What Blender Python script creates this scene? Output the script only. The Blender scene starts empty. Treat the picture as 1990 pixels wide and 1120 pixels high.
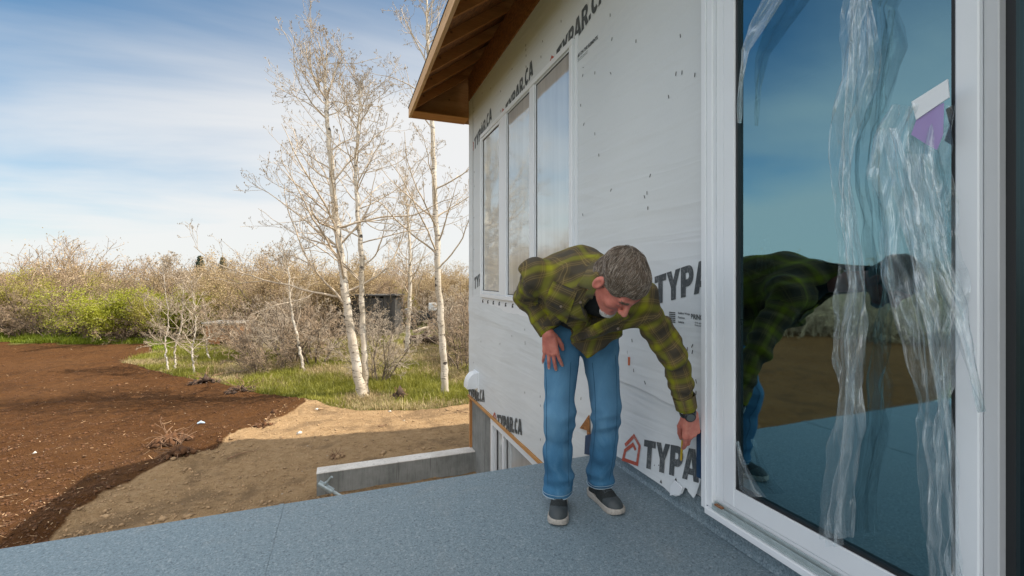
import bpy, math, random
import numpy as np
from math import radians as R_, sin, cos, pi
from mathutils import Vector, Matrix

sc = bpy.context.scene
COL = sc.collection

# ------------------------------------------------------------------ camera, sky, sun, exposure
CAM_H, CAM_D = 1.30, 1.80            # lens height above the deck, distance out from the wall
F_PX, CX, HY = 868.0, 995.0, 542.0   # focal length and horizon measured on the 1990 px wide photograph
YAW = R_(20.53)
GZ = -1.60                           # yard level below the deck
cam_d = bpy.data.cameras.new("camera")
cam = bpy.data.objects.new("camera", cam_d); COL.objects.link(cam)
cam.location = (-CAM_D, 0, CAM_H)
cam.rotation_euler = (R_(90), 0, -YAW)
cam_d.sensor_width = 36.0
cam_d.lens = 36.0 * F_PX / 1990.0
cam_d.shift_y = -(560 - HY) / 1990.0
cam_d.clip_start = 0.05
cam_d.clip_end = 3000
sc.camera = cam

SUN_AZ, SUN_EL = R_(105.5), R_(50)   # azimuth from +Y towards +X
world = bpy.data.worlds.new("World"); sc.world = world; world.use_nodes = True
wn, wl = world.node_tree.nodes, world.node_tree.links
wn.clear()
w_out = wn.new("ShaderNodeOutputWorld"); w_bg = wn.new("ShaderNodeBackground")
w_sky = wn.new("ShaderNodeTexSky"); w_sky.sky_type = 'NISHITA'; w_sky.sun_disc = False
w_sky.sun_elevation = SUN_EL; w_sky.sun_rotation = SUN_AZ
w_sky.air_density = 1.0; w_sky.dust_density = 0.6; w_sky.ozone_density = 2.2
w_bg.inputs[1].default_value = 0.15
def wmath(op, a, b=None, c=None):
    n = wn.new("ShaderNodeMath"); n.operation = op
    for i, v in enumerate((a, b, c)):
        if v is None: continue
        if isinstance(v, (int, float)): n.inputs[i].default_value = v
        else: wl.new(v, n.inputs[i])
    return n.outputs[0]
tc = wn.new("ShaderNodeTexCoord")
sep = wn.new("ShaderNodeSeparateXYZ"); wl.new(tc.outputs['Generated'], sep.inputs[0])
zc = wmath('MAXIMUM', sep.outputs[2], 0.0)
den = wmath('ADD', zc, 0.16)                      # project the view direction on to a cloud layer
cxn = wmath('DIVIDE', sep.outputs[0], den); cyn = wmath('DIVIDE', sep.outputs[1], den)
comb = wn.new("ShaderNodeCombineXYZ"); wl.new(cxn, comb.inputs[0]); wl.new(cyn, comb.inputs[1])
wmap = wn.new("ShaderNodeMapping"); wl.new(comb.outputs[0], wmap.inputs[0])
wmap.inputs['Rotation'].default_value = (0, 0, R_(-28)); wmap.inputs['Scale'].default_value = (0.42, 0.95, 1)
wmap.inputs['Location'].default_value = (3.1, 1.4, 0)
n1 = wn.new("ShaderNodeTexNoise"); wl.new(wmap.outputs[0], n1.inputs['Vector'])
n1.inputs['Scale'].default_value = 0.75; n1.inputs['Detail'].default_value = 7; n1.inputs['Roughness'].default_value = 0.52
n1.inputs['Distortion'].default_value = 0.35
# cloud bank thicker to the north-east (towards the photograph's white sky) and towards the horizon
cover = wmath('ADD', wmath('MULTIPLY', wmath('MAXIMUM', sep.outputs[0], -0.45), 0.34), wmath('MULTIPLY', sep.outputs[1], 0.30))
cover = wmath('ADD', cover, wmath('MULTIPLY', wmath('MAXIMUM', wmath('SUBTRACT', wmath('MULTIPLY', sep.outputs[0], -1.0), 0.58), 0.0), wmath('SUBTRACT', 1.5, wmath('MULTIPLY', zc, 2.2))))
hz = wmath('POWER', wmath('SUBTRACT', 1.0, zc), 5.0)
cover = wmath('ADD', cover, wmath('MULTIPLY', hz, 0.56))
# thicker, brighter cloud added unseen overhead and behind the viewer to lift shade
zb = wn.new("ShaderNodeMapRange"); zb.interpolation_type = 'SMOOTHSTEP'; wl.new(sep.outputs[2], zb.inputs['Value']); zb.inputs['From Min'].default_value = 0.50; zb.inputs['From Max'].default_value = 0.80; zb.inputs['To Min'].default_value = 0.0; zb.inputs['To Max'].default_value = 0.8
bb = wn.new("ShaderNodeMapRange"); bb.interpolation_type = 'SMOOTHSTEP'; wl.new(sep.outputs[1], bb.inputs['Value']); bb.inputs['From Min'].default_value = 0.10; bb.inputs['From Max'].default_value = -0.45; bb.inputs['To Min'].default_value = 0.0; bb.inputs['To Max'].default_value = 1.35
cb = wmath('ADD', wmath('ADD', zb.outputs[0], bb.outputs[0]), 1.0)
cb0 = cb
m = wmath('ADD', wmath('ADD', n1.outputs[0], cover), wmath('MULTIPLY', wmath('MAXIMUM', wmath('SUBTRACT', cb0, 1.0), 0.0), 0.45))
mr = wn.new("ShaderNodeMapRange"); mr.interpolation_type = 'SMOOTHSTEP'
wl.new(m, mr.inputs['Value']); mr.inputs['From Min'].default_value = 0.55; mr.inputs['From Max'].default_value = 1.02
mix = wn.new("ShaderNodeMix"); mix.data_type = 'RGBA'
cl = wmath('MULTIPLY', mr.outputs[0], 0.92)
wl.new(cl, mix.inputs['Factor']); wbm = wn.new('ShaderNodeMix'); wbm.data_type = 'RGBA'; wbm.blend_type = 'MULTIPLY'; wbm.inputs['Factor'].default_value = 1.0
wl.new(w_sky.outputs[0], wbm.inputs['A']); wbm.inputs['B'].default_value = (0.20, 0.405, 0.465, 1); wl.new(wbm.outputs['Result'], mix.inputs['A'])
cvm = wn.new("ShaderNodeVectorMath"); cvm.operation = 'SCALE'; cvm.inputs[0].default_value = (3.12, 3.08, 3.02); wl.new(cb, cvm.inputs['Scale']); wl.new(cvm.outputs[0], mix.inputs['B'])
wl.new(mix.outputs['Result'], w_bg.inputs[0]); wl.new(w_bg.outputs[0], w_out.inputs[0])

sun_d = bpy.data.lights.new("sun", 'SUN'); sun = bpy.data.objects.new("sun", sun_d); COL.objects.link(sun)
sun_d.energy = 4.0; sun_d.angle = R_(0.5); sun_d.color = (1.0, 0.90, 0.76)
sv = Vector((sin(SUN_AZ) * cos(SUN_EL), cos(SUN_AZ) * cos(SUN_EL), sin(SUN_EL)))
sun.rotation_euler = sv.to_track_quat('Z', 'Y').to_euler()

sc.view_settings.view_transform = 'Standard'; sc.view_settings.look = 'None'
sc.view_settings.exposure = 1.0; sc.view_settings.gamma = 1.0; sc.view_settings.use_curve_mapping = False
sc.cycles.use_denoising = True
sc.cycles.max_bounces = 8; sc.cycles.transparent_max_bounces = 16
sc.cycles.caustics_reflective = False; sc.cycles.caustics_refractive = False

# ------------------------------------------------------------------ measuring: photograph pixels -> places in the yard
def at(px, py, d):                    # a point d metres in front of the lens
    xc = (px - CX) / F_PX * d
    return Vector((-CAM_D + xc * cos(YAW) + d * sin(YAW), -xc * sin(YAW) + d * cos(YAW), CAM_H - (py - HY) / F_PX * d))
def vdir(x, y, z):                    # camera-frame direction (right, away, up) -> world
    return Vector((x * cos(YAW) + y * sin(YAW), -x * sin(YAW) + y * cos(YAW), z))
def on_wall(px, py):                  # -> (Y, Z) on the house wall plane X = 0
    d = CAM_D / (sin(YAW) + (px - CX) / F_PX * cos(YAW))
    p = at(px, py, d); return p.y, p.z
def on_ground(px, py, z=GZ):
    return at(px, py, F_PX * (CAM_H - z) / (py - HY))

# ------------------------------------------------------------------ objects
def np_mesh(name, V, faces, mat=None, parent=None, smooth=False, mats=None, mi=None, uv=None):
    me = bpy.data.meshes.new(name)
    V = np.asarray(V, dtype=np.float32).reshape(-1, 3)
    if isinstance(faces, np.ndarray):
        faces = [faces]
    loops = np.concatenate([f.ravel() for f in faces]).astype(np.int32)
    tot = np.concatenate([np.full(len(f), f.shape[1]) for f in faces]).astype(np.int32)
    st = np.concatenate([[0], np.cumsum(tot)[:-1]]).astype(np.int32)
    me.vertices.add(len(V)); me.vertices.foreach_set("co", V.ravel())
    me.loops.add(len(loops)); me.loops.foreach_set("vertex_index", loops)
    me.polygons.add(len(tot)); me.polygons.foreach_set("loop_start", st); me.polygons.foreach_set("loop_total", tot)
    if smooth: me.polygons.foreach_set("use_smooth", np.ones(len(tot), dtype=bool))
    if mi is not None: me.polygons.foreach_set("material_index", np.asarray(mi, dtype=np.int32))
    if uv is not None:
        l = me.uv_layers.new(name="UVMap"); l.data.foreach_set("uv", np.asarray(uv, dtype=np.float32).ravel())
    me.update(calc_edges=True); me.validate()
    for mm in (mats or ([mat] if mat else [])): me.materials.append(mm)
    o = bpy.data.objects.new(name, me); COL.objects.link(o)
    if parent: o.parent = parent
    return o

class MB:                             # collects boxes, prisms and tubes and links them as ONE mesh
    def __init__(s): s.v = []; s.f = []
    def add(s, V, F):
        n = len(s.v); s.v += [tuple(p) for p in V]; s.f += [tuple(i + n for i in f) for f in F]; return s
    def box(s, x0, x1, y0, y1, z0, z1, ch=0.0):
        if ch <= 0:
            V = [(x, y, z) for x in (x0, x1) for y in (y0, y1) for z in (z0, z1)]
            F = [(0, 1, 3, 2), (4, 6, 7, 5), (0, 4, 5, 1), (2, 3, 7, 6), (0, 2, 6, 4), (1, 5, 7, 3)]
            return s.add(V, F)
        V, F = [], []
        cs = (x0, x1), (y0, y1), (z0, z1)
        idx = {}
        for i in (0, 1):
            for j in (0, 1):
                for k in (0, 1):
                    for ax in range(3):
                        p = [cs[0][i], cs[1][j], cs[2][k]]
                        for b in range(3):
                            if b != ax: p[b] += ch if (i, j, k)[b] == 0 else -ch
                        idx[(i, j, k, ax)] = len(V); V.append(p)
        for ax in range(3):
            o1, o2 = [b for b in range(3) if b != ax]
            for e in (0, 1):
                q = []
                for (a, b) in ((0, 0), (1, 0), (1, 1), (0, 1)):
                    t = [0, 0, 0]; t[ax] = e; t[o1] = a; t[o2] = b; q.append(idx[(*t, ax)])
                F.append(q)
        for ax in range(3):
            o1, o2 = [b for b in range(3) if b != ax]
            for a in (0, 1):
                for b in (0, 1):
                    t0 = [0, 0, 0]; t0[o1] = a; t0[o2] = b; t1 = list(t0); t1[ax] = 1
                    F.append((idx[(*t0, o1)], idx[(*t1, o1)], idx[(*t1, o2)], idx[(*t0, o2)]))
        for i in (0, 1):
            for j in (0, 1):
                for k in (0, 1):
                    F.append((idx[(i, j, k, 0)], idx[(i, j, k, 1)], idx[(i, j, k, 2)]))
        return s.add(V, F)
    def prism(s, pts, axis, a, b):    # polygon in the two other axes, pushed from a to b along axis
        n = len(pts); o1, o2 = [q for q in range(3) if q != axis]
        V = []
        for e in (a, b):
            for p in pts:
                t = [0, 0, 0]; t[axis] = e; t[o1] = p[0]; t[o2] = p[1]; V.append(t)
        F = [tuple(range(n)), tuple(range(2 * n - 1, n - 1, -1))] + [(i, (i + 1) % n, n + (i + 1) % n, n + i) for i in range(n)]
        return s.add(V, F)
    def tube(s, pts, r, n=8, cap=True):
        pts = [Vector(p) for p in pts]; rs = r if hasattr(r, '__len__') else [r] * len(pts)
        V, F = [], []; up = None
        for i, p in enumerate(pts):
            t = (pts[min(i + 1, len(pts) - 1)] - pts[max(i - 1, 0)]).normalized()
            if up is None: up = t.orthogonal().normalized()
            up = (up - t * up.dot(t)).normalized(); w = t.cross(up)
            for k in range(n):
                a = 2 * pi * k / n; V.append(p + (up * cos(a) + w * sin(a)) * rs[i])
        for i in range(len(pts) - 1):
            for k in range(n):
                F.append((i * n + k, i * n + (k + 1) % n, (i + 1) * n + (k + 1) % n, (i + 1) * n + k))
        if cap: F += [tuple(range(n - 1, -1, -1)), tuple(range((len(pts) - 1) * n, len(pts) * n))]
        return s.add(V, F)
    def build(s, name, mat, parent=None, smooth=False):
        me = bpy.data.meshes.new(name); me.from_pydata(s.v, [], s.f); me.validate()
        import bmesh
        bm = bmesh.new(); bm.from_mesh(me); bmesh.ops.recalc_face_normals(bm, faces=bm.faces); bm.to_mesh(me); bm.free()
        if smooth:
            for p in me.polygons: p.use_smooth = True
        if mat: me.materials.append(mat)
        o = bpy.data.objects.new(name, me); COL.objects.link(o)
        if parent: o.parent = parent
        return o

def tag(o, label=None, cat=None, group=None, kind=None):
    if label: o['label'] = label
    if cat: o['category'] = cat
    if group: o['group'] = group
    if kind: o['kind'] = kind
    return o
def empty(name, loc=(0, 0, 0), label=None, cat=None, group=None):
    o = bpy.data.objects.new(name, None); COL.objects.link(o); o.location = loc; o.empty_display_size = 0.2
    return tag(o, label, cat, group)
def box(name, mat, parent, *a, ch=0.0):
    return MB().box(*a, ch=ch).build(name, mat, parent)

# ------------------------------------------------------------------ noise for geometry
def vnoise(x, y, seed=0):
    xi = np.floor(x).astype(np.int64); yi = np.floor(y).astype(np.int64); xf = x - xi; yf = y - yi
    def h(a, b):
        n = (a * 374761393 + b * 668265263 + seed * 1442695041) & 0xffffffff
        n = ((n ^ (n >> 13)) * 1274126177) & 0xffffffff
        return ((n ^ (n >> 16)) & 0xffff) / 65535.0
    u = xf * xf * (3 - 2 * xf); v = yf * yf * (3 - 2 * yf)
    return (h(xi, yi) * (1 - u) + h(xi + 1, yi) * u) * (1 - v) + (h(xi, yi + 1) * (1 - u) + h(xi + 1, yi + 1) * u) * v
def fbm(x, y, o=4, seed=0):
    s = 0; a = 0.5
    for i in range(o): s = s + a * (vnoise(x * 2 ** i, y * 2 ** i, seed + i) - 0.5); a *= 0.5
    return s * 2
def in_poly(x, y, poly):
    r = np.zeros(np.shape(x), dtype=bool); n = len(poly)
    for i in range(n):
        x0, y0 = poly[i]; x1, y1 = poly[(i + 1) % n]
        c = ((y0 > y) != (y1 > y))
        with np.errstate(divide='ignore', invalid='ignore'):
            xx = (x1 - x0) * (y - y0) / (y1 - y0 + 1e-12) + x0
        r ^= c & (x < xx)
    return r

# ------------------------------------------------------------------ materials
class NT:
    def __init__(s, name):
        s.m = bpy.data.materials.new(name); s.m.use_nodes = True
        s.n, s.l = s.m.node_tree.nodes, s.m.node_tree.links
        s.b = s.n['Principled BSDF']; s.out = s.n['Material Output']
        s.tc = s.n.new("ShaderNodeTexCoord")
    def set(s, sock, v, node=None):
        i = (node or s.b).inputs[sock]
        if hasattr(v, 'is_output'): s.l.new(v, i)
        elif isinstance(v, tuple) and len(v) == 3: i.default_value = (*v, 1) if len(i.default_value) == 4 else v
        else: i.default_value = v
    def math(s, op, a, b=None, c=None, clamp=False):
        n = s.n.new("ShaderNodeMath"); n.operation = op; n.use_clamp = clamp
        for i, v in enumerate((a, b, c)):
            if v is not None: s.set(i, v, n)
        return n.outputs[0]
    def co(s, scale=(1, 1, 1), rot=(0, 0, 0), loc=(0, 0, 0), src='Object'):
        n = s.n.new("ShaderNodeMapping"); s.l.new(s.tc.outputs[src], n.inputs[0])
        n.inputs['Scale'].default_value = scale; n.inputs['Rotation'].default_value = rot; n.inputs['Location'].default_value = loc
        return n.outputs[0]
    def noise(s, vec, scale, detail=4, rough=0.55, dist=0.0, out=0):
        n = s.n.new("ShaderNodeTexNoise"); s.l.new(vec, n.inputs['Vector'])
        n.inputs['Scale'].default_value = scale; n.inputs['Detail'].default_value = detail
        n.inputs['Roughness'].default_value = rough; n.inputs['Distortion'].default_value = dist
        return n.outputs[out]
    def voro(s, vec, scale, feat='F1', out='Distance', rnd=1.0):
        n = s.n.new("ShaderNodeTexVoronoi"); s.l.new(vec, n.inputs['Vector']); n.feature = feat
        n.inputs['Scale'].default_value = scale; n.inputs['Randomness'].default_value = rnd
        return n.outputs[out]
    def ramp(s, fac, stops, interp='LINEAR'):
        n = s.n.new("ShaderNodeValToRGB"); s.l.new(fac, n.inputs[0]); cr = n.color_ramp; cr.interpolation = interp
        while len(cr.elements) > 1: cr.elements.remove(cr.elements[0])
        cr.elements[0].position = stops[0][0]
        def c4(c): return (*c, 1) if hasattr(c, '__len__') else (c, c, c, 1)
        cr.elements[0].color = c4(stops[0][1])
        for p, c in stops[1:]: cr.elements.new(p).color = c4(c)
        return n.outputs[0]
    def mix(s, f, a, b, mode='MIX'):
        n = s.n.new("ShaderNodeMix"); n.data_type = 'RGBA'; n.blend_type = mode
        s.set('Factor', f, n)
        for k, v in (('A', a), ('B', b)):
            i = [q for q in n.inputs if q.name == k and q.type == 'RGBA'][0]
            if hasattr(v, 'is_output'): s.l.new(v, i)
            else: i.default_value = (*v, 1) if hasattr(v, '__len__') else (v, v, v, 1)
        return [q for q in n.outputs if q.type == 'RGBA'][0]
    def bump(s, h, strength=0.3, dist=0.01, prev=None):
        n = s.n.new("ShaderNodeBump"); s.l.new(h, n.inputs['Height'])
        n.inputs['Strength'].default_value = strength; n.inputs['Distance'].default_value = dist
        if prev is not None: s.l.new(prev, n.inputs['Normal'])
        s.l.new(n.outputs[0], s.b.inputs['Normal']); return n.outputs[0]
    def fin(s, col=None, rough=None, **k):
        if col is not None: s.set('Base Color', col)
        if rough is not None: s.set('Roughness', rough)
        for a, b in k.items(): s.set(a.replace('_', ' '), b)
        return s.m

def plain(name, col, rough=0.6, var=0.12, scale=8.0, bump=0.0, metal=0.0, spec=0.5):
    t = NT(name); v = t.co()
    n = t.noise(v, scale, 5)
    c0 = tuple(max(0, c * (1 - var)) for c in col); c1 = tuple(min(1, c * (1 + var)) for c in col)
    c = t.ramp(n, [(0.3, c0), (0.7, c1)])
    if bump: t.bump(n, bump, 0.01)
    return t.fin(c, rough, Metallic=metal, Specular_IOR_Level=spec)

def leaf_mat(name, c0, c1, trans=0.35, rough=0.6):
    t = NT(name)
    n = t.noise(t.co(), 1.3, 3); n2 = t.noise(t.co(), 23.0, 2)
    c = t.ramp(t.math('ADD', t.math('MULTIPLY', n, 0.6), t.math('MULTIPLY', n2, 0.4)), [(0.36, c0), (0.62, c1)])
    t.fin(c, rough)
    tr = t.n.new("ShaderNodeBsdfTranslucent"); t.l.new(c, tr.inputs[0])
    mx = t.n.new("ShaderNodeMixShader"); mx.inputs[0].default_value = trans
    t.l.new(t.b.outputs[0], mx.inputs[1]); t.l.new(tr.outputs[0], mx.inputs[2]); t.l.new(mx.outputs[0], t.out.inputs[0])
    return t.m
# ================================================================== MATERIALS OF THE HOUSE
def wrap_bump(t, k=1.0):
    v = t.co(scale=(1, 1, 1))
    a = t.noise(t.co(scale=(1, 0.55, 2.6), rot=(R_(24), 0, 0)), 1.0, 2, 0.4, 1.6)
    b = t.noise(t.co(scale=(1, 1.0, 3.2), rot=(R_(-32), 0, 0)), 1.5, 2, 0.4, 1.2)
    c = t.noise(t.co(scale=(1, 0.4, 5.0), rot=(R_(6), 0, 0)), 1.1, 2, 0.4, 1.5)
    ridge = t.math('ABSOLUTE', t.math('SUBTRACT', a, 0.5))
    ridge2 = t.math('ABSOLUTE', t.math('SUBTRACT', c, 0.5))
    h = t.math('ADD', t.math('MULTIPLY', ridge, -1.0), t.math('MULTIPLY', b, 0.35))
    h = t.math('ADD', h, t.math('MULTIPLY', ridge2, -0.7))
    n1 = t.bump(h, 0.19 * k, 0.06)
    f = t.noise(t.co(scale=(1, 1, 0.25)), 260, 2, 0.6)
    t.bump(f, 0.10, 0.002, n1)
    return v, b
t = NT("house_wrap")
v, b = wrap_bump(t)
fine = t.noise(t.co(scale=(1, 1, 0.3)), 140, 3, 0.7)
big = t.noise(t.co(), 0.9, 3)
c = t.ramp(big, [(0.3, (0.595, 0.640, 0.670)), (0.7, (0.650, 0.695, 0.722))])
c = t.mix(t.math('MULTIPLY', t.math('SUBTRACT', fine, 0.45, clamp=True), 0.5), c, (0.50, 0.50, 0.49))
M_WRAP = t.fin(c, 0.48, Specular_IOR_Level=0.35)
def ink(name, col):
    t = NT(name); wrap_bump(t)
    n = t.noise(t.co(scale=(1, 1, 0.6)), 75, 4, 0.7); n2 = t.noise(t.co(), 9, 4, 0.6)
    f = t.ramp(t.math('ADD', t.math('MULTIPLY', n, 0.6), t.math('MULTIPLY', n2, 0.4)), [(0.50, 0.0), (0.64, 0.38)])
    return t.fin(t.mix(f, col, (0.40, 0.41, 0.41)), 0.6, Specular_IOR_Level=0.3)
M_INK = ink("dark_print", (0.062, 0.074, 0.082)); M_RED = ink("red_print", (0.42, 0.085, 0.055))
M_WHITE = plain("white_vinyl", (0.72, 0.76, 0.80), 0.32, 0.02, 3.0)
M_WHITE2 = plain("grey_white_vinyl", (0.50, 0.52, 0.54), 0.4, 0.04, 3.0)
M_GASKET = plain("black_gasket", (0.012, 0.014, 0.016), 0.5, 0.1)
M_SILL = plain("aluminium_sill", (0.50, 0.58, 0.59), 0.3, 0.10, 30.0, 0.1, 0.5)
M_RUST = plain("rust", (0.22, 0.10, 0.045), 0.8, 0.4, 60.0)
M_DARK = plain("dark_interior", (0.05, 0.047, 0.043), 0.9, 0.3, 2.0)
M_NAVY = plain("blue_membrane", (0.012, 0.045, 0.105), 0.45, 0.25, 20.0, 0.2)
M_STAPLE = plain("staple_dark", (0.05, 0.05, 0.05), 0.5)
M_ORANGE = plain("orange_tape", (0.50, 0.12, 0.04), 0.6)
def wood(name, c0, c1, along='X', scale=1.0, knots=True, rough=0.7, sat=0.0):
    t = NT(name)
    sc3 = {'X': (0.6, 9, 9), 'Y': (9, 0.6, 9), 'Z': (9, 9, 0.6)}[along]
    g = t.noise(t.co(scale=tuple(a * scale for a in sc3)), 6.0, 6, 0.6, 1.6)
    g2 = t.noise(t.co(scale=tuple(a * scale for a in sc3)), 1.3, 3, 0.5, 0.5)
    c = t.ramp(t.math('ADD', t.math('MULTIPLY', g, 0.6), t.math('MULTIPLY', g2, 0.4)), [(0.34, c0), (0.64, c1)])
    if knots:
        k = t.voro(t.co(scale=(1, 1, 1)), 4.2)
        c = t.mix(t.ramp(k, [(0.02, 0.85), (0.09, 0.0)]), c, tuple(q * 0.25 for q in c0))
    t.bump(g, 0.25, 0.004)
    return t.fin(c, rough, Specular_IOR_Level=0.3)
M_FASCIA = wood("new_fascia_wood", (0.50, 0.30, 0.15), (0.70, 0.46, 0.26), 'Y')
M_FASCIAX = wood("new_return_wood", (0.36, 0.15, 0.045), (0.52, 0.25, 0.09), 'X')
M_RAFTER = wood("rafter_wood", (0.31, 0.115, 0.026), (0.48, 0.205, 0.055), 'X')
M_TRIM = wood("orange_strip_wood", (0.38, 0.18, 0.06), (0.60, 0.33, 0.13), 'Y', knots=False)
M_TRIMZ = wood("upright_strip_wood", (0.30, 0.13, 0.045), (0.50, 0.25, 0.10), 'Z', knots=False)
t = NT("strand_board")
vv = t.co(scale=(1, 1, 1.6), rot=(0.4, 0.3, 0.7))
cellc = t.voro(vv, 34, out='Color'); edge = t.voro(vv, 34)
h_ = t.n.new("ShaderNodeSeparateColor"); t.l.new(cellc, h_.inputs[0])
c = t.ramp(h_.outputs[0], [(0.0, (0.10, 0.038, 0.010)), (0.35, (0.26, 0.10, 0.028)), (0.7, (0.38, 0.165, 0.05)), (1.0, (0.52, 0.27, 0.10))], 'CONSTANT')
c = t.mix(0.55, c, t.ramp(t.noise(t.co(scale=(8, 8, 60)), 2, 4), [(0.3, (0.16, 0.06, 0.02)), (0.7, (0.36, 0.17, 0.06))]))
t.bump(edge, 0.3, 0.004)
M_OSB = t.fin(c, 0.65)
t = NT("asphalt_shingle"); n = t.noise(t.co(), 160, 3, 0.7)
t.bump(n, 0.5, 0.01); M_SHINGLE = t.fin(t.ramp(n, [(0.3, (0.008, 0.008, 0.010)), (0.7, (0.05, 0.05, 0.055))]), 0.9)
def concrete(name, c0, c1):
    t = NT(name); v = t.co()
    n = t.noise(v, 3.0, 8, 0.65); st = t.noise(t.co(scale=(9, 9, 0.5)), 2.2, 5, 0.6, 0.6)
    sp = t.noise(v, 55, 3, 0.7)
    c = t.ramp(t.math('ADD', t.math('MULTIPLY', n, 0.55), t.math('MULTIPLY', st, 0.45)), [(0.36, c0), (0.62, c1)])
    c = t.mix(t.ramp(st, [(0.56, 0.0), (0.66, 0.55)]), c, tuple(q * 0.42 for q in c0))
    c = t.mix(t.ramp(sp, [(0.62, 0.0), (0.72, 0.5)]), c, tuple(q * 0.6 for q in c0))
    t.bump(t.math('ADD', n, t.math('MULTIPLY', sp, 0.3)), 0.45, 0.02)
    return t.fin(c, 0.88, Specular_IOR_Level=0.25)
M_CONC = concrete("form_concrete", (0.15, 0.16, 0.155), (0.30, 0.31, 0.30))
M_CONCTOP = concrete("trowelled_concrete", (0.46, 0.44, 0.41), (0.66, 0.64, 0.61))
t = NT("deck_vinyl")
v = t.co()
f1 = t.noise(v, 150, 3, 0.75); f2 = t.noise(v, 70, 3, 0.6, 0.5); f3 = t.noise(v, 1.1, 3)
vo = t.voro(v, 120, out='Color'); s_ = t.n.new("ShaderNodeSeparateColor"); t.l.new(vo, s_.inputs[0])
c = t.ramp(t.math('ADD', t.math('MULTIPLY', f1, 0.65), t.math('MULTIPLY', f2, 0.35)), [(0.38, (0.086, 0.132, 0.163)), (0.5, (0.155, 0.217, 0.256)), (0.63, (0.262, 0.328, 0.365))])
c = t.mix(t.ramp(s_.outputs[0], [(0.0, 0.55), (0.16, 0.0)], 'LINEAR'), c, (0.34, 0.39, 0.42))
c = t.mix(t.ramp(s_.outputs[1], [(0.0, 0.6), (0.13, 0.0)], 'LINEAR'), c, (0.05, 0.075, 0.10))
dst = t.noise(v, 2.3, 6, 0.7, 0.8)
c = t.mix(t.ramp(dst, [(0.56, 0.0), (0.72, 0.22)]), c, (0.30, 0.29, 0.26))
c = t.mix(t.ramp(f3, [(0.35, 0.10), (0.65, 0.0)]), c, (0.22, 0.23, 0.22))
t.bump(t.math('ADD', f1, t.math('MULTIPLY', f2, 1.0)), 0.28, 0.003)
M_DECK = t.fin(c, 0.52, Specular_IOR_Level=0.4)
def glass_mat(name, ior, tint, gl=(1, 1, 1), wav=0.0, veil=0.0, rough=0.012, tilt=0.0):
    t = NT(name); t.n.remove(t.b)
    g = t.n.new("ShaderNodeBsdfGlossy"); g.inputs['Roughness'].default_value = rough; g.inputs['Color'].default_value = (*gl, 1)
    tr = t.n.new("ShaderNodeBsdfTransparent"); tr.inputs[0].default_value = (*tint, 1)
    fr = t.n.new("ShaderNodeFresnel"); fr.inputs[0].default_value = ior
    if wav:
        b = t.n.new("ShaderNodeBump"); b.inputs['Strength'].default_value = wav; b.inputs['Distance'].default_value = 0.01
        t.l.new(t.noise(t.co(scale=(1, 2.2, 0.5)), 2.2, 2, 0.4, 0.5), b.inputs['Height']); t.l.new(b.outputs[0], g.inputs['Normal'])
        if tilt:            # the sealed units bow a little, so they mirror a slightly lower part of the sky
            va = t.n.new("ShaderNodeVectorMath"); t.l.new(b.outputs[0], va.inputs[0]); va.inputs[1].default_value = (0, 0, -tilt); vn_ = t.n.new("ShaderNodeVectorMath"); vn_.operation = 'NORMALIZE'; t.l.new(va.outputs[0], vn_.inputs[0]); t.l.new(vn_.outputs[0], g.inputs['Normal'])
    if veil:
        df = t.n.new("ShaderNodeBsdfDiffuse"); df.inputs[0].default_value = (.80, .81, .81, 1); mv = t.n.new("ShaderNodeMixShader")
        t.l.new(t.math('MULTIPLY_ADD', t.noise(t.co(scale=(1, 4, .25)), 2.0, 4, .6), veil * .8, veil * .6), mv.inputs[0]); t.l.new(tr.outputs[0], mv.inputs[1]); t.l.new(df.outputs[0], mv.inputs[2]); tr = mv
    mx = t.n.new("ShaderNodeMixShader"); t.l.new(fr.outputs[0], mx.inputs[0]); t.l.new(tr.outputs[0], mx.inputs[1]); t.l.new(g.outputs[0], mx.inputs[2])
    t.l.new(mx.outputs[0], t.out.inputs[0]); return t.m
M_GLASS = glass_mat("coated_door_glass", 4.2, (0.35, 0.40, 0.42), (0.50, 0.88, 1.0), 0.04, rough=0.028)
M_WGLASS = glass_mat("window_glass", 4.4, (0.5, 0.54, 0.56), (.90, .98, 1), 0.05, 0.60, 0.05, 0.055)

# ================================================================== HOUSE
house = empty("house", (0, 0, 0), "unfinished house with grey printed wrap, white framed windows and open timber eaves beside the deck", "house")
YC = 6.69                                       # far corner
WY0, WZB, WZT = -7.0, -0.48, 4.04
wy1 = on_wall(1118, 82)[0]; wy0 = on_wall(937, 262)[0]; WB, WT = 1.045, 3.30
DY0, DY1, DZ0, DZ1 = -1.5, 1.826, 0.10, 2.95
holes = [(wy1 + 0.03, wy0 - 0.03, WB + 0.03, WT - 0.03), (DY0 + 0.03, DY1 - 0.03, DZ0 + 0.02, DZ1 - 0.02)]
def cells(y0, y1, z0, z1, hs):
    ys = sorted({y0, y1, *[h[0] for h in hs], *[h[1] for h in hs]}); zs = sorted({z0, z1, *[h[2] for h in hs], *[h[3] for h in hs]})
    for a, b in zip(ys, ys[1:]):
        for c_, d in zip(zs, zs[1:]):
            m_ = ((a + b) / 2, (c_ + d) / 2)
            if not any(h[0] < m_[0] < h[1] and h[2] < m_[1] < h[3] for h in hs): yield a, b, c_, d
mb = MB()
for a, b, c_, d in cells(WY0, YC, WZB, WZT, holes): mb.box(0, 0.16, a, b, c_, d)
wrap = mb.build("wrap", M_WRAP, house)
wrap['label'] = "grey building wrap printed with dark lettering"
mb = MB(); mb.box(0.16, 8.0, YC - 0.16, YC, WZB, WZT); mb.box(7.84, 8.0, WY0, YC - 0.16, WZB, WZT); mb.box(0.16, 7.84, WY0, WY0 + 0.16, WZB, WZT)
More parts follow.
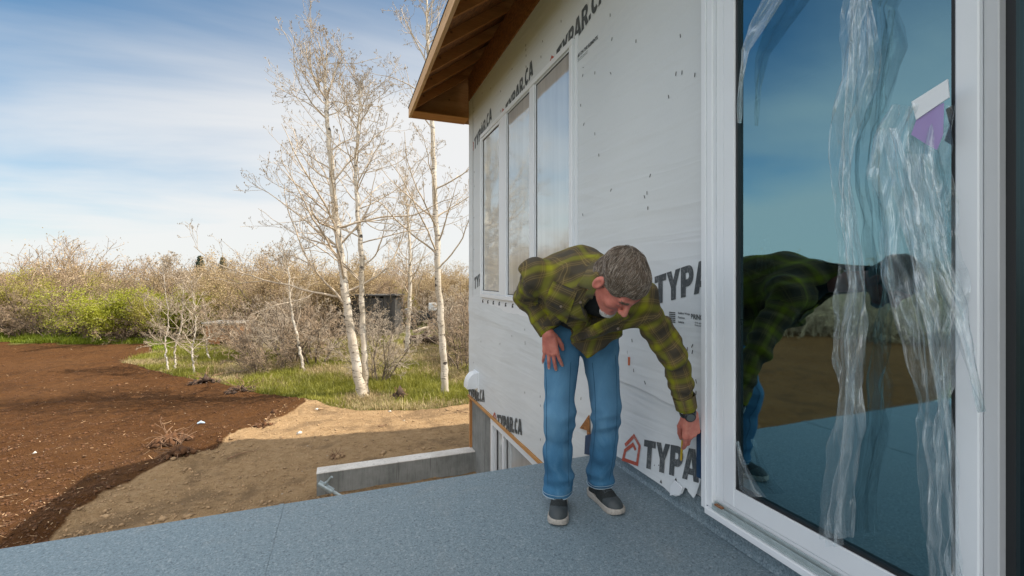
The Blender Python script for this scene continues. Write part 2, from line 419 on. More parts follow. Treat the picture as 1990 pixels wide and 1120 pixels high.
mb.prism([(0, WZT), (8.0, WZT), (4.0, WZT + 2.75)], 1, YC - 0.14, YC)
mb.build("side_wall", M_WRAP, house)
mb = MB(); mb.box(0.17, 7.83, WY0 + .17, YC - .17, -0.40, -0.2); mb.box(0.17, 7.83, WY0 + .17, YC - .17, 3.95, 4.0); mb.box(3.9, 4.0, WY0 + .17, YC - .17, -0.2, 3.95)
mb.build("interior", M_DARK, house)
# ---- lower lapped sheet of wrap, slightly loose
def grid_sheet(name, fn, nu, nv, mat, parent, smooth=True):
    u, v = np.meshgrid(np.linspace(0, 1, nu), np.linspace(0, 1, nv), indexing='ij')
    P = fn(u, v).reshape(-1, 3)
    i, j = np.meshgrid(np.arange(nu - 1), np.arange(nv - 1), indexing='ij'); a = (i * nv + j).ravel()
    return np_mesh(name, P, np.stack([a, a + nv, a + nv + 1, a + 1], 1), mat, parent, smooth)
def lower_fn(u, v):
    y = 1.83 + u * (YC - 1.83)
    zb = np.where(y < 2.62, 0.40, np.where(y < 2.90, 0.13, WZB + 0.004)); zt = 0.575 + (y - 1.83) * 0.052 + 0.012 * fbm(y * 3, y * 0, 3, 5)
    z = zb + v * (zt - zb)
    x = -0.004 - 0.004 * (fbm(y * 3.2 + z * 1.5, z * 5, 3, 9) + 0.6) - 0.003 * (v > 0.97)
    return np.stack([x, y, z], -1)
grid_sheet("lower_wrap", lower_fn, 260, 40, M_WRAP, house)
def upper_fn(u, v):
    y = 1.83 + u * (YC - 1.83); z = 0.55 + (y - 1.83) * 0.052 + v * 0.0 + v * (0.34 + 0.0 * y)
    x = -0.0125 * (1 - v) - 0.0008 + 0.0 * y - 0.003 * (fbm(y * 5, z * 4, 2, 3)) * (1 - v)
    zz = z + 0.02 * (1 - v) * fbm(y * 2.5, y * 0, 3, 7)
    return np.stack([x, y, zz], -1)
grid_sheet("wrap_overlap", upper_fn, 200, 8, M_WRAP, house)
FLAP = [(2.90, .135), (2.62, .118), (2.52, .105)]
flp = [(1197, 879), (1219, 890), (1274, 926), (1304, 945), (1319, 958), (1328, 962), (1340, 957), (1344, 944), (1354, 956), (1362, 966), (1366, 958), (1371, 940), (1374, 926)]
fy, fz = zip(*[on_wall(*p) for p in flp]); fy = np.array(fy)[::-1]; fz = np.array(fz)[::-1]
def flap_x(y, z): return -0.012 - 0.075 * np.clip(0.52 - z, 0, 1)
def flap_fn(u, v):
    y = fy[0] + u * (2.66 - fy[0]); zb = np.interp(y, fy, fz); z = 0.53 + v * (zb - 0.53)
    x = flap_x(y, z) - 0.05 * np.clip(v - 0.85, 0, 1) * np.exp(-((y - 2.05) / .12) ** 2) - 0.03 * np.clip(v - .8, 0, 1) * (y < 1.95)
    return np.stack([x - 0.0015 * fbm(y * 9, z * 9, 2, 4), y, z], -1)
grid_sheet("loose_flap", flap_fn, 120, 40, M_WRAP, house)["label"] = "torn loose flap of wrap with red house mark"
# ---- lettering
def arc(cx, cy, rx, ry, a0, a1, n=10): return [(cx + rx * cos(R_(a0 + (a1 - a0) * i / n)), cy + ry * sin(R_(a0 + (a1 - a0) * i / n))) for i in range(n + 1)]
GL = {
 'T': (.82, [[(0, 1), (0, .76), (.25, .76), (.25, 0), (.55, 0), (.55, .76), (.79, .76), (.79, 1)]]),
 'Y': (.87, [[(0, 1), (.28, .42), (.28, 0), (.58, 0), (.58, .42), (.86, 1), (.56, 1), (.43, .68), (.30, 1)]]),
 'P': (.77, [[(.02, 0), (.31, 0), (.31, .32)] + arc(.46, .66, .30, .34, -90, 90) + [(.02, 1)], [(.31, .56), (.31, .77)] + arc(.43, .665, .07, .105, 90, -90, 6)]),
 'A': (.92, [[(0, 0), (.28, 0), (.32, .18), (.57, .18), (.61, 0), (.90, 0), (.62, 1), (.27, 1)], [(.37, .38), (.445, .70), (.52, .38)]]),
 'R': (.84, [[(.02, 0), (.31, 0), (.31, .36), (.35, .36), (.52, 0), (.82, 0), (.62, .42)] + arc(.46, .68, .30, .32, -40, 90, 8) + [(.02, 1)], [(.28, .55), (.28, .79)] + arc(.42, .67, .09, .12, 90, -90, 6)]),
 '.': (.30, [[(.02, 0), (.26, 0), (.26, .24), (.02, .24)]]),
 'C': (.78, [arc(.42, .5, .40, .52, 48, 312, 18) + arc(.44, .5, .17, .27, 312, 48, 14)])}
def flat_shapes(name, rings, mat, parent, xf, clip=()):
    cu = bpy.data.curves.new(name, 'CURVE'); cu.dimensions = '2D'; cu.fill_mode = 'BOTH'
    for ring in rings:
        sp = cu.splines.new('POLY'); sp.points.add(len(ring) - 1)
        for p, q in zip(sp.points, ring): p.co = (q[0], q[1], 0, 1)
        sp.use_cyclic_u = True
    tmp = bpy.data.objects.new("tmp", cu); me = bpy.data.meshes.new_from_object(tmp)
    bpy.data.objects.remove(tmp); bpy.data.curves.remove(cu)
    import bmesh
    bm = bmesh.new(); bm.from_mesh(me)
    for (co, no) in clip:
        bmesh.ops.bisect_plane(bm, geom=bm.verts[:] + bm.edges[:] + bm.faces[:], plane_co=co, plane_no=no, clear_outer=True)
    for v in bm.verts: v.co = Vector(xf(v.co.x, v.co.y))
    bm.to_mesh(me); bm.free(); me.name = name; me.materials.clear(); me.materials.append(mat)
    o = bpy.data.objects.new(name, me); COL.objects.link(o); o.parent = parent; return o
SX, SZ, SH = 0.1345, 0.172, 0.22
def logo(y0, z0, text, x=-0.0025, mark=True, zclip=None, yclip=None, xf=None, ymin=None):
    xf = xf or (lambda s, z: (x, y0 - s, z0 + z))
    rings = []; s = 0
    for ch in text:
        w, rs = GL[ch]
        for r in rs: rings.append([((s + q[0]) * SX, q[1] * SZ + SH * (s + q[0]) * SX) for q in r])
        s += w
    clip = []
    if zclip is not None: clip.append(((0, zclip - z0, 0), (0, -1, 0)))
    if yclip is not None: clip.append(((y0 - yclip, 0, 0), (-1, 0, 0)))
    if ymin is not None: clip.append(((y0 - ymin, 0, 0), (1, 0, 0)))
    flat_shapes("lettering", rings, M_INK, wrap, xf, clip)
    if mark:
        pl = [(200, 388), (270, 303), (322, 390), (310, 553), (190, 512), (202, 435), (266, 378), (291, 428)]
        P = []
        for (a, b) in pl:
            yy, zz = on_wall(1180 + a / 4.665, 780 + b / 4.665); P.append((2.361 - yy, zz - 0.115))
        h = 0.011; L, Rr = [], []
        for i, p in enumerate(P):
            a = Vector(P[max(i - 1, 0)]); b = Vector(P[min(i + 1, len(P) - 1)]); q = Vector(p)
            d1 = (q - a).normalized() if i else (b - q).normalized(); d2 = (b - q).normalized() if i < len(P) - 1 else d1
            n1_ = Vector((-d1.y, d1.x)); n2_ = Vector((-d2.y, d2.x)); nn = (n1_ + n2_).normalized(); k = h / max(0.45, nn.dot(n1_))
            L.append(tuple(q + nn * k)); Rr.append(tuple(q - nn * k))
        flat_shapes("house_mark", [L + Rr[::-1]], M_RED, wrap, xf, clip)
for k in (1, 2, 3): logo(2.281 + 1.37 * k, 3.20, 'TYPAR.CA', zclip=3.21, yclip=YC - .005)
logo(2.281, 3.20, 'TYPAR.CA'); logo(2.281, 1.14, 'TYPAR.CA', mark=False, yclip=None)
logo(6.39, 1.14, 'TYPAR.CA', mark=False, ymin=wy0 - .02)
logo(6.72, 1.16, '.', mark=False); logo(6.66, 3.20, '.', mark=False)
logo(5.305, -0.57, 'TYPAR.CA', x=-0.014, zclip=WZB + .006); logo(6.68, -0.57, 'TYPAR.CA', x=-0.014, mark=False, zclip=WZB + .006)
logo(2.361, 0.115, 'TYPAR', xf=lambda s, z: (flap_x(0, 0.115 + z) - 0.003, 2.343 - s * 1.04, 0.115 + z), ymin=2.361 - .452)
def small_text(txt, y0, z0, h, bold=0.012, x=-0.0025, sx=1.0, mat=M_INK):
    cu = bpy.data.curves.new("lettering", 'FONT'); cu.body = txt; cu.size = h * 1.42; cu.offset = bold * h; cu.fill_mode = 'BOTH'
    tmp = bpy.data.objects.new("tmp", cu); me = bpy.data.meshes.new_from_object(tmp)
    bpy.data.objects.remove(tmp); bpy.data.curves.remove(cu)
    for v in me.vertices: v.co = (x, y0 - v.co.x * sx, z0 + v.co.y)
    me.name = "lettering"; me.materials.clear(); me.materials.append(mat)
    o = bpy.data.objects.new("lettering", me); COL.objects.link(o); o.parent = wrap; return o
for (yy, zz) in ((3.31, 3.122), (1.972, 1.078), (6.07, 1.078)):
    small_text("BRING ON THE ELEMENTS.", yy, zz, 0.027, 0.05, sx=0.80)
    small_text("© All rights reserved. Patents may apply", yy - .03, zz - 0.022, 0.008, 0.02)
    small_text("Protected under registered trademarks", yy - .03, zz - 0.036, 0.008, 0.02)
for k, w_ in enumerate(("Building Wraps", "Flashings", "Sealants")):
    small_text(w_, on_wall(1318, 610)[0], on_wall(1318, 610 + k * 8.5)[1], 0.011, 0.03)
mb = MB(); yq, zq = on_wall(1301, 606)
for k in range(6): mb.box(-0.0026, -0.0020, yq - 0.052, yq, zq - k * .011 - .006, zq - k * .011)
mb.build("text_block", M_INK, wrap)
# staples, tape
rng = np.random.default_rng(4)
st0 = MB().tube([(0, 0, -.011), (0, 0, .011)], 0.002, 4).build("staple", M_STAPLE, wrap); nst = 0
def staple(y, z, a):
    global nst
    o = st0
    if nst: o = st0.copy(); COL.objects.link(o)
    o.location = (-.0155 if z < .8 else -.004, y, z); o.rotation_euler = (a, 0, 0); nst += 1
for k in range(200):
    col = rng.integers(0, 13); y = 1.95 + col * 0.405 + rng.normal(0, 0.012); z = rng.uniform(-0.3, 3.9)
    if y > YC - .05 or (wy1 - .05 < y < wy0 + .05 and WB - .2 < z < WT + .05) or (z < .55 and y < 2.9): continue
    if nst < 64: staple(y, z, rng.normal(0, .35))
for k in range(34):
    y = rng.uniform(1.9, 3.6); z = rng.uniform(0.62, 1.0) if k % 2 else rng.uniform(1.3, 3.6)
    if not (wy1 - .05 < y and z > WB - .1): staple(y, z, rng.normal(0, .2))
for (px, py, w_, h) in ((1225, 702, .012, .055), (1374, 695, .01, .03), (1374, 790, .01, .03)):
    y, z = on_wall(px, py); box("tape", M_ORANGE, wrap, -.0155 if z < .9 else -.004, -.001, y - w_ / 2, y + w_ / 2, z - h / 2, z + h / 2)
# blue membrane beside the door and the torn opening at the deck's end
y0, z0 = on_wall(1371, 832); y1, z1 = on_wall(1379, 926)
box("blue_membrane", M_NAVY, house, -0.050, -0.0455, 1.830, y0 + .012, z1 - .01, z0)
for px, py, s_ in ((1297, 933, .010), (1325, 929, .008), (1283, 902, .004), (1291, 902, .004)):
    y_, z_ = on_wall(px, py); xx = flap_x(y_, z_) - .004; m = MB(); m.prism([(y_ - s_, z_ - s_), (y_ + s_, z_ - s_), (y_ - s_ * .2, z_ + s_)], 0, xx - .001, xx); m.build("tear_hole", M_STAPLE, house)
rp = [on_wall(*p) for p in ((1318, 960), (1320, 940), (1327, 932), (1336, 938), (1341, 946), (1340, 955), (1336, 960), (1328, 958))]
m = MB(); m.prism(rp, 0, -.060, -.052); m.build("torn_curl", M_WHITE, house)
ya, za = on_wall(1128, 830); yb, zb = on_wall(1148, 800); yc_, zc_ = on_wall(1150, 878)
tp = [on_wall(*p) for p in ((1131, 832), (1149, 806), (1152, 880), (1146, 866), (1145, 836))]
mb = MB(); mb.prism(tp, 0, -0.022, -0.016); mb.build("torn_opening", M_OSB, house)
mb = MB(); mb.prism([on_wall(*p) for p in ((1143, 846), (1156, 842), (1156, 884), (1141, 882))], 0, -0.026, -0.0225); mb.build("blue_patch", M_NAVY, house)
# vertical lap near the corner
box("corner_lap", M_WRAP, house, -0.004, 0.0, 6.47, YC + .004, 0.95, WZT - .01)
box("corner_seam", M_STAPLE, house, -0.0048, -0.0042, 6.462, 6.468, 1.0, WZT - .05)

# ---- frieze board, trim strips, foundation
box("frieze_board", M_OSB, house, -0.014, -0.0005, WY0, YC + .003, WZT, 4.42)
box("bottom_strip", M_TRIM, house, -0.026, 0.03, 2.9, YC - .001, WZB - 0.034, WZB - 0.001)
mb = MB()
BW0 = on_wall(955, 822)[0]; BW1 = BW0 - 1.55
for a, b, c_, d in cells(WY0, YC, -3.0, WZB - .035, [(BW1, BW0, -1.45, WZB - .03)]): mb.box(0.035, 0.26, a, b, c_, d)
mb.box(0.26, 8.0, YC - .22, YC - .001, -3.0, WZB - .035)
mb.build("foundation", M_CONC, house)["label"] = "board marked concrete foundation"
box("corner_strip", M_TRIMZ, house, 0.0, 0.034, YC - .05, YC, -2.2, WZB - .035)
box("window_side_strip", M_TRIMZ, house, 0.0, 0.034, BW0 + .002, BW0 + .045, -1.5, WZB - .035)

# ---- windows
def pane(parent, x, y0, y1, z0, z1, mat, name="pane", tilt=0.0):
    return np_mesh(name, [(x, y0, z0), (x, y0, z1), (x, y1, z1), (x, y1, z0)], np.array([[0, 1, 2, 3]]), mat, parent)
def frame_mb(x0, x1, y0, y1, z0, z1, w, ch=.004):
    m = MB(); m.box(x0, x1, y0, y1, z0, z0 + w, ch=ch); m.box(x0, x1, y0, y1, z1 - w, z1, ch=ch)
    m.box(x0 + .001, x1 - .001, y0, y0 + w, z0 + w, z1 - w, ch=ch); m.box(x0 + .001, x1 - .001, y1 - w, y1, z0 + w, z1 - w, ch=ch); return m
win = frame_mb(-0.036, 0.10, wy1, wy0, WB, WT, 0.052).build("window", M_WHITE, house)
win['label'] = "tall three pane white vinyl window"
WX = lambda px: on_wall(px, 300)[0]
m1, m2 = (WX(975), WX(988)), (WX(1033), WX(1043))
mb = MB()
for a, b in (m1, m2): mb.box(-0.030, 0.095, b + .006, a - .006, WB + .052, WT - .052, ch=.004)
mb.build("mullion", M_WHITE, win)
secs = [(m1[0], wy0 - .052), (m2[0], m1[1]), (wy1 + .052, m2[1])]
for k, (a, b) in enumerate(secs):
    s_w = 0.038 if k == 0 else 0.012
    sm = frame_mb(-0.026 if k == 0 else -0.018, 0.06, a + .002, b - .002, WB + .054, WT - .054, s_w).build("sash", M_WHITE, win)
    frame_mb(-0.014, 0.02, a + .002 + s_w, b - .002 - s_w, WB + .054 + s_w, WT - .054 - s_w, 0.009, 0).build("gasket", M_GASKET, win)
    pane(win, -0.008, a + .010 + s_w, b - .010 - s_w, WB + .062 + s_w, WT - .062 - s_w, M_WGLASS)
# nailing flange strip with dabs of sealant below the window
mb = MB(); mb.box(-0.006, -0.0005, wy1 - .02, wy0 + .015, WB - .145, WB - .001); mb.box(-0.006, -0.0005, wy1 - .045, wy1 - .0005, WB, WT + .02); mb.build("nail_flange", M_WHITE, win)
for k in range(9):
    mb = MB(); y = wy0 - 0.06 - k * 0.235; z = WB - 0.055
    mb.tube([(-.007, y + .02, z - .02), (-.010, y + .005, z + .012), (-.010, y - .018, z + .022)], 0.007, 5)
    mb.tube([(-.007, y - .012, z - .018), (-.010, y - .004, z + .0)], 0.007, 5)
    mb.build("fastener", M_STAPLE, win)
# basement window
bw = frame_mb(-0.015, 0.12, BW1, BW0, -1.45, WZB - .037, 0.075).build("window", M_WHITE, house)
bw['label'] = "white basement window half hidden by the deck"
mb = MB(); mb.box(-0.010, 0.11, BW0 - .50, BW0 - .44, -1.375, WZB - .112, ch=.004); mb.build("mullion", M_WHITE, bw)
box("liner", M_WHITE2, bw, 0.02, 0.03, BW0 - .14, BW0 - .076, -1.375, WZB - .112)
for a, b in ((BW1 + .075, BW0 - .50), (BW0 - .44, BW0 - .14)):
    pane(bw, 0.04, a, b, -1.375, WZB - .112, M_WGLASS); frame_mb(0.03, 0.05, a, b, -1.375, WZB - .112, 0.01, 0).build("gasket", M_GASKET, bw)

# ---- patio door
door = empty("patio_door"); door.parent = house; door['label'] = "tall white sliding glass door"
mb = MB()
mb.box(-0.055, 0.10, 1.765, DY1, DZ0 + .035, DZ1, ch=.004)
mb.box(-0.030, 0.10, 1.718, 1.764, DZ0 + .085, DZ1 - .07, ch=.002)
mb.box(-0.055, 0.10, DY0, 1.764, DZ1 - .07, DZ1, ch=.004)
mb.box(-0.055, 0.10, DY0, DY0 + .06, DZ0 + .04, DZ1 - .07, ch=.004)
mb.box(-0.066, -0.0555, 1.800, DY1 + .004, DZ0 + .02, DZ1 + .004, ch=.002)
mb.build("frame", M_WHITE, door)
mb = MB()
mb.box(-0.075, 0.10, DY0, 1.800, DZ0 + .0, DZ0 + .034, ch=.004)
mb.box(-0.026, 0.02, DY0 + .06, 1.764, DZ0 + .047, 0.1885, ch=.002)
mb.build("sill", M_WHITE, door)
mb = MB(); mb.box(-0.062, 0.02, DY0 + .06, 1.764, DZ0 + .0345, DZ0 + .046, ch=.002)
mb.box(-0.058, -0.050, DY0 + .06, 1.764, DZ0 + .0465, DZ0 + .062); mb.box(-0.040, -0.034, DY0 + .06, 1.764, DZ0 + .0465, DZ0 + .074)
mb.build("track", M_SILL, door)
box("rust_spot", M_RUST, door, -0.062, -0.045, 1.70, 1.745, DZ0 + .0625, DZ0 + .069)
ZR = 0.278
mb = MB()
mb.box(-0.032, 0.02, 1.650, 1.717, 0.19, DZ1 - .07, ch=.004); mb.box(-0.032, 0.02, 0.758, 0.815, 0.19, DZ1 - .07, ch=.004)
mb.box(-0.031, 0.019, 0.8155, 1.6495, 0.19, ZR, ch=.003); mb.box(-0.031, 0.019, 0.8155, 1.6495, DZ1 - .16, DZ1 - .07, ch=.003)
sash = mb.build("sash", M_WHITE, door)
pane(door, -0.004, 0.82, 1.645, ZR, DZ1 - .16, M_GLASS)
frame_mb(-0.022, -0.002, 0.8155, 1.6495, ZR, DZ1 - .16, 0.012, 0).build("gasket", M_GASKET, door)
mb = MB(); mb.box(-0.012, 0.055, 0.722, 0.757, 0.19, DZ1 - .07, ch=.003); mb.build("interlock", M_WHITE2, door)
mb = MB(); mb.box(0.022, 0.070, 0.700, 0.7215, 0.19, DZ1 - .07); mb.build("gasket", M_GASKET, door)
mb = MB(); mb.box(0.03, 0.08, DY0 + .06, 0.70, 0.15, ZR); mb.box(0.03, 0.08, DY0 + .06, 0.70, DZ1 - .16, DZ1 - .07); mb.box(0.03, 0.08, DY0 + .06, DY0 + .13, ZR, DZ1 - .16)
mb.build("sash", M_WHITE, door)
pane(door, 0.045, DY0 + .13, 0.70, ZR, DZ1 - .16, M_GLASS)

# ---- roof: rafters, fascia, sheathing, shingles
roof = empty("roof"); roof.parent = house
EX, EZ, SL = -0.84, 3.79, 0.72
RY0, RY1 = -7.6, 7.0
def slab(z_lo, z_hi, x0, x1, ya_, yb_, name, mat):
    m = MB()
    f = lambda x, dz: EZ + SL * (x - EX) + dz
    m.prism([(x0, f(x0, z_lo)), (x1, f(x1, z_lo)), (x1, f(x1, z_hi)), (x0, f(x0, z_hi))], 1, ya_, yb_)
    m.prism([(8 - x0, f(x0, z_lo)), (8 - x1, f(x1, z_lo)), (8 - x1, f(x1, z_hi)), (8 - x0, f(x0, z_hi))], 1, ya_, yb_)
    return m.build(name, mat, roof)
slab(0.150, 0.165, EX - .01, 4.0, RY0, RY1, "sheathing", M_OSB)
slab(0.168, 0.185, EX - .045, 4.0, RY0 - .03, RY1 + .03, "shingles", M_SHINGLE)
box("fascia", M_FASCIA, roof, EX - .04, EX, RY0, RY1, EZ - .012, EZ + .143)
y = YC - 0.02
first = None
while y > RY0:
    f = lambda x: EZ + SL * (x - EX)
    if first is None:
        m = MB(); m.prism([(EX + .001, EZ + .012), (4.0, f(4.0)), (4.0, f(4.0) + .149), (EX + .001, EZ + .149)], 1, -0.019, 0.019)
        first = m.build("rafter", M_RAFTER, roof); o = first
    else:
        o = first.copy(); COL.objects.link(o); o.parent = roof
    o.location = (0, y, 0); y -= 0.61
# closed end of the eave: level board, triangular panel, gable fascia
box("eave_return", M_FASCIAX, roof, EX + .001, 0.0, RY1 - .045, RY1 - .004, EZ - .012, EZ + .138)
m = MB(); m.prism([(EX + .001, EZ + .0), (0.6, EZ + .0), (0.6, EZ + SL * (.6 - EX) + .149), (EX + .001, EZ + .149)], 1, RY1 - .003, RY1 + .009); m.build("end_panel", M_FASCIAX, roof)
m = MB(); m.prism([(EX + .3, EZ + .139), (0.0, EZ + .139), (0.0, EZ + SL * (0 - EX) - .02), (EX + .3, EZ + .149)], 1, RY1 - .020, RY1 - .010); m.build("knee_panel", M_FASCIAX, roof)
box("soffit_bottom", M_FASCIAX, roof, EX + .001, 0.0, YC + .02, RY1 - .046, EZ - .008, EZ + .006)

# ---- vent hood at the corner
vh = empty("vent_hood"); vh.parent = house; vh['label'] = "white curved dryer vent hood"
vy, vz = on_wall(927, 752)
m = MB(); m.box(-0.02, -0.001, vy - .13, vy + .13, vz - .05, vz + .23, ch=.003); m.build("back_plate", M_WHITE, vh)
m = MB(); prof = [(-0.021, vz + .22)] + [(-0.021 - .15 * sin(R_(a)), vz + .22 - .19 * (1 - cos(R_(a)))) for a in range(0, 91, 10)] + [(-0.171, vz - .0), (-0.021, vz - .0)]
m.prism(prof, 1, vy - .10, vy + .10); m.build("hood", M_WHITE, vh, smooth=False)

# ================================================================== DECK
DE = 2.88
deck = empty("deck", (0, 0, 0), "raised deck floor covered in speckled blue grey vinyl along the house wall", "deck")
box("membrane", M_DECK, deck, -4.6, -0.001, -6.5, DE, -0.03, 0.0, ch=0.004)
m = MB(); m.prism([(-0.0145, 0.001), (-0.0145, 0.118), (-0.009, 0.124), (-0.0006, 0.124), (-0.0006, 0.001)], 1, 0, 1)
for i, v_ in enumerate(m.v): m.v[i] = (v_[0], -6.5 if v_[1] == 0 else DE, v_[2])
m.prism([(-0.030, 0.0012), (-0.0146, 0.020), (-0.0146, 0.0012)], 1, -6.5, DE)
m.build("upstand", M_DECK, deck)
m = MB(); m.box(-2.152, -2.128, -6.5, DE - .001, 0.0006, 0.0022); m.build("seam", M_DECK, deck)
M_FRAMEWOOD = wood("deck_joist_wood", (0.30, 0.20, 0.10), (0.45, 0.32, 0.18), 'X')
m = MB(); m.box(-4.58, -0.04, DE - .05, DE - .01, -0.27, -0.031); m.box(-4.58, -4.54, -6.5, DE - .051, -0.27, -0.031); m.build("rim_joist", M_FRAMEWOOD, deck)
for (x_, y_) in ((-4.4, 2.6), (-4.4, -0.5), (-4.4, -4.0), (-2.2, 2.6)):
    box("post", M_FRAMEWOOD, deck, x_ - .07, x_ + .07, y_ - .07, y_ + .07, GZ - .3, -0.272)

# ================================================================== RETAINING WALL + PIPE
rw = empty("retaining_wall", (-1.1, 6.6, GZ), "low grey concrete retaining wall running out from the house corner", "wall")
m = MB(); m.box(-2.15, 0.034, 6.47, 6.67, -3.0, -1.302); o = m.build("wall_body", M_CONC, None); o.parent = rw; o.matrix_parent_inverse = Matrix.Translation(rw.location).inverted()
m = MB(); m.box(-2.154, 0.034, 6.466, 6.674, -1.3019, -1.288, ch=.004); o = m.build("wall_top", M_CONCTOP, None); o.parent = rw; o.matrix_parent_inverse = Matrix.Translation(rw.location).inverted()
M_PIPE = plain("galvanised_pipe", (0.30, 0.36, 0.38), 0.35, 0.2, 20, 0, 0.4)
p0 = at(645, 927, 5.75); p1 = at(629, 945, 5.75); p2 = at(668, 968, 5.75)
m = MB(); m.tube([p0, p1], 0.018, 10); m.tube([p1 + (p1 - p2) * .25, p1 + (p2 - p1) * .45], 0.040, 12); m.tube([p1, p1 + (p2 - p1) * 2.2], 0.022, 10); m.tube([p1 + (p1-p0)*.1, p1+(p0-p1)*.35],.03,10)
tag(m.build("pipe", M_PIPE, None, smooth=False), "grey pipe with a tee fitting leaning by the end of the concrete wall", "pipe")

# ================================================================== PLASTIC FILM ON THE DOOR
t = NT("clear_film"); t.n.remove(t.b)
cr = t.noise(t.co(scale=(5.0, 0.55, 1), src='UV'), 1.0, 3, 0.45, 0.5); cr2 = t.noise(t.co(scale=(3.0, 1.6, 1), rot=(0, 0, .25), src='UV'), 2.0, 3, 0.5, 1.2)
hh = t.math('ADD', cr, t.math('MULTIPLY', cr2, 0.35))
bp = t.n.new("ShaderNodeBump"); bp.inputs['Strength'].default_value = 0.5; bp.inputs['Distance'].default_value = 0.05; t.l.new(hh, bp.inputs['Height'])
g = t.n.new("ShaderNodeBsdfGlossy"); g.inputs['Roughness'].default_value = 0.22; g.inputs['Color'].default_value = (.85, .92, .96, 1); t.l.new(bp.outputs[0], g.inputs['Normal'])
d = t.n.new("ShaderNodeBsdfDiffuse"); d.inputs['Color'].default_value = (.62, .70, .74, 1); t.l.new(bp.outputs[0], d.inputs['Normal'])
tr = t.n.new("ShaderNodeBsdfTransparent"); tr.inputs[0].default_value = (.95, .97, .98, 1)
m1_ = t.n.new("ShaderNodeMixShader"); m1_.inputs[0].default_value = 0.4; t.l.new(d.outputs[0], m1_.inputs[1]); t.l.new(g.outputs[0], m1_.inputs[2])
lw = t.n.new("ShaderNodeLayerWeight"); lw.inputs[0].default_value = 0.35
fac = t.math('ADD', t.math('MULTIPLY', lw.outputs['Facing'], 0.24), 0.08)
fac = t.math('ADD', fac, t.ramp(cr, [(.44, 0.0), (.60, .20)]))
fac = t.math('ADD', fac, t.ramp(t.math('ABSOLUTE', t.math('SUBTRACT', cr, .5)), [(0.0, .30), (.014, 0.0)]))
fac = t.math('ADD', fac, t.ramp(t.math('ABSOLUTE', t.math('SUBTRACT', cr2, .52)), [(0.0, .16), (.012, 0.0)]), clamp=True)
m2_ = t.n.new("ShaderNodeMixShader"); t.l.new(fac, m2_.inputs[0]); t.l.new(tr.outputs[0], m2_.inputs[1]); t.l.new(m1_.outputs[0], m2_.inputs[2]); t.l.new(m2_.outputs[0], t.out.inputs[0])
M_FILM = t.m
def on_x(px, py, X):
    d = (CAM_D + X) / (sin(YAW) + (px - CX) / F_PX * cos(YAW)); p = at(px, py, d); return p.y, p.z
def film(secs, X, seed, amp=0.02, folds=5, name="plastic_film", parent=None):
    secs = np.array(secs, float); nv, nu = max(40, int((secs[-1, 0] - secs[0, 0]) / 5)), 26
    ys = np.linspace(secs[0, 0], secs[-1, 0], nv); xl = np.interp(ys, secs[:, 0], secs[:, 1]); xr = np.interp(ys, secs[:, 0], secs[:, 2])
    V = []
    jl = fbm(ys * .02, ys * 0, 2, seed) * 1.5; jr = fbm(ys * .02, ys * 0 + 9, 2, seed + 1) * 1.5
    for j in range(nv):
        for i in range(nu):
            u = i / (nu - 1); px = (xl[j] + jl[j]) * (1 - u) + (xr[j] + jr[j]) * u
            yy, zz = on_x(px, ys[j], X)
            w = float(np.sin(u * folds * 3.1 + ys[j] * .011 + seed + 2.2 * fbm(np.array(ys[j] * .012), np.array(seed * 1.0), 2, seed)))
            n = float(fbm(np.array(u * 4.0), np.array(ys[j] * .014), 2, seed + 2))
            V.append((X - amp * (0.6 * w + 0.5 + 1.1 * n) * (1 if True else 0), yy, zz))
    i, j = np.meshgrid(np.arange(nv - 1), np.arange(nu - 1), indexing='ij'); a = (i * nu + j).ravel()
    Fq = np.stack([a, a + nu, a + nu + 1, a + 1], 1); UV = np.array([((q % nu) / (nu - 1) * abs(float(np.mean(secs[:, 2] - secs[:, 1]))) / 60 + seed, (q // nu) * 5 / 200) for q in Fq.ravel()])
    return np_mesh(name, V, Fq, M_FILM, parent, True, uv=UV)
A = [(-60, 1668, 1728), (0, 1648, 1700), (40, 1642, 1712), (80, 1637, 1718), (150, 1632, 1708), (200, 1628, 1692), (250, 1622, 1672), (310, 1619, 1660), (345, 1622, 1654), (400, 1630, 1666), (500, 1634, 1680), (560, 1636, 1690), (610, 1628, 1694), (690, 1624, 1688), (750, 1636, 1674), (830, 1623, 1688), (900, 1616, 1672), (960, 1610, 1664), (1045, 1603, 1664)]
fa = film(A, -0.055, 3, 0.03, 4); tag(fa, "long twisted strip of clear plastic film hanging down the middle of the door glass", "plastic film", "torn plastic film on the sliding door")
f2 = film([(0, 1662, 1682), (120, 1650, 1668), (250, 1640, 1652), (420, 1640, 1664), (560, 1655, 1680), (650, 1640, 1662), (760, 1644, 1670), (880, 1640, 1660), (1000, 1612, 1640), (1060, 1616, 1640)], -0.085, 21, 0.02, 3, "fold", fa)
B = [(205, 1738, 1862), (235, 1722, 1864), (270, 1708, 1866), (330, 1700, 1864), (400, 1704, 1866), (480, 1712, 1868), (560, 1722, 1880), (610, 1738, 1872), (660, 1756, 1862), (720, 1772, 1850), (780, 1788, 1842), (840, 1794, 1846), (920, 1800, 1856), (1010, 1804, 1864), (1150, 1812, 1872)]
fb = film(B, -0.06, 11, 0.035, 6); tag(fb, "broad crumpled sheet of clear plastic film taped beside the white door stile", "plastic film", "torn plastic film on the sliding door")
film([(250, 1722, 1748), (340, 1736, 1770), (440, 1752, 1800), (540, 1775, 1822), (640, 1806, 1838), (760, 1826, 1848), (900, 1846, 1862), (1140, 1850, 1880)], -0.10, 31, 0.02, 3, "fold", fb)
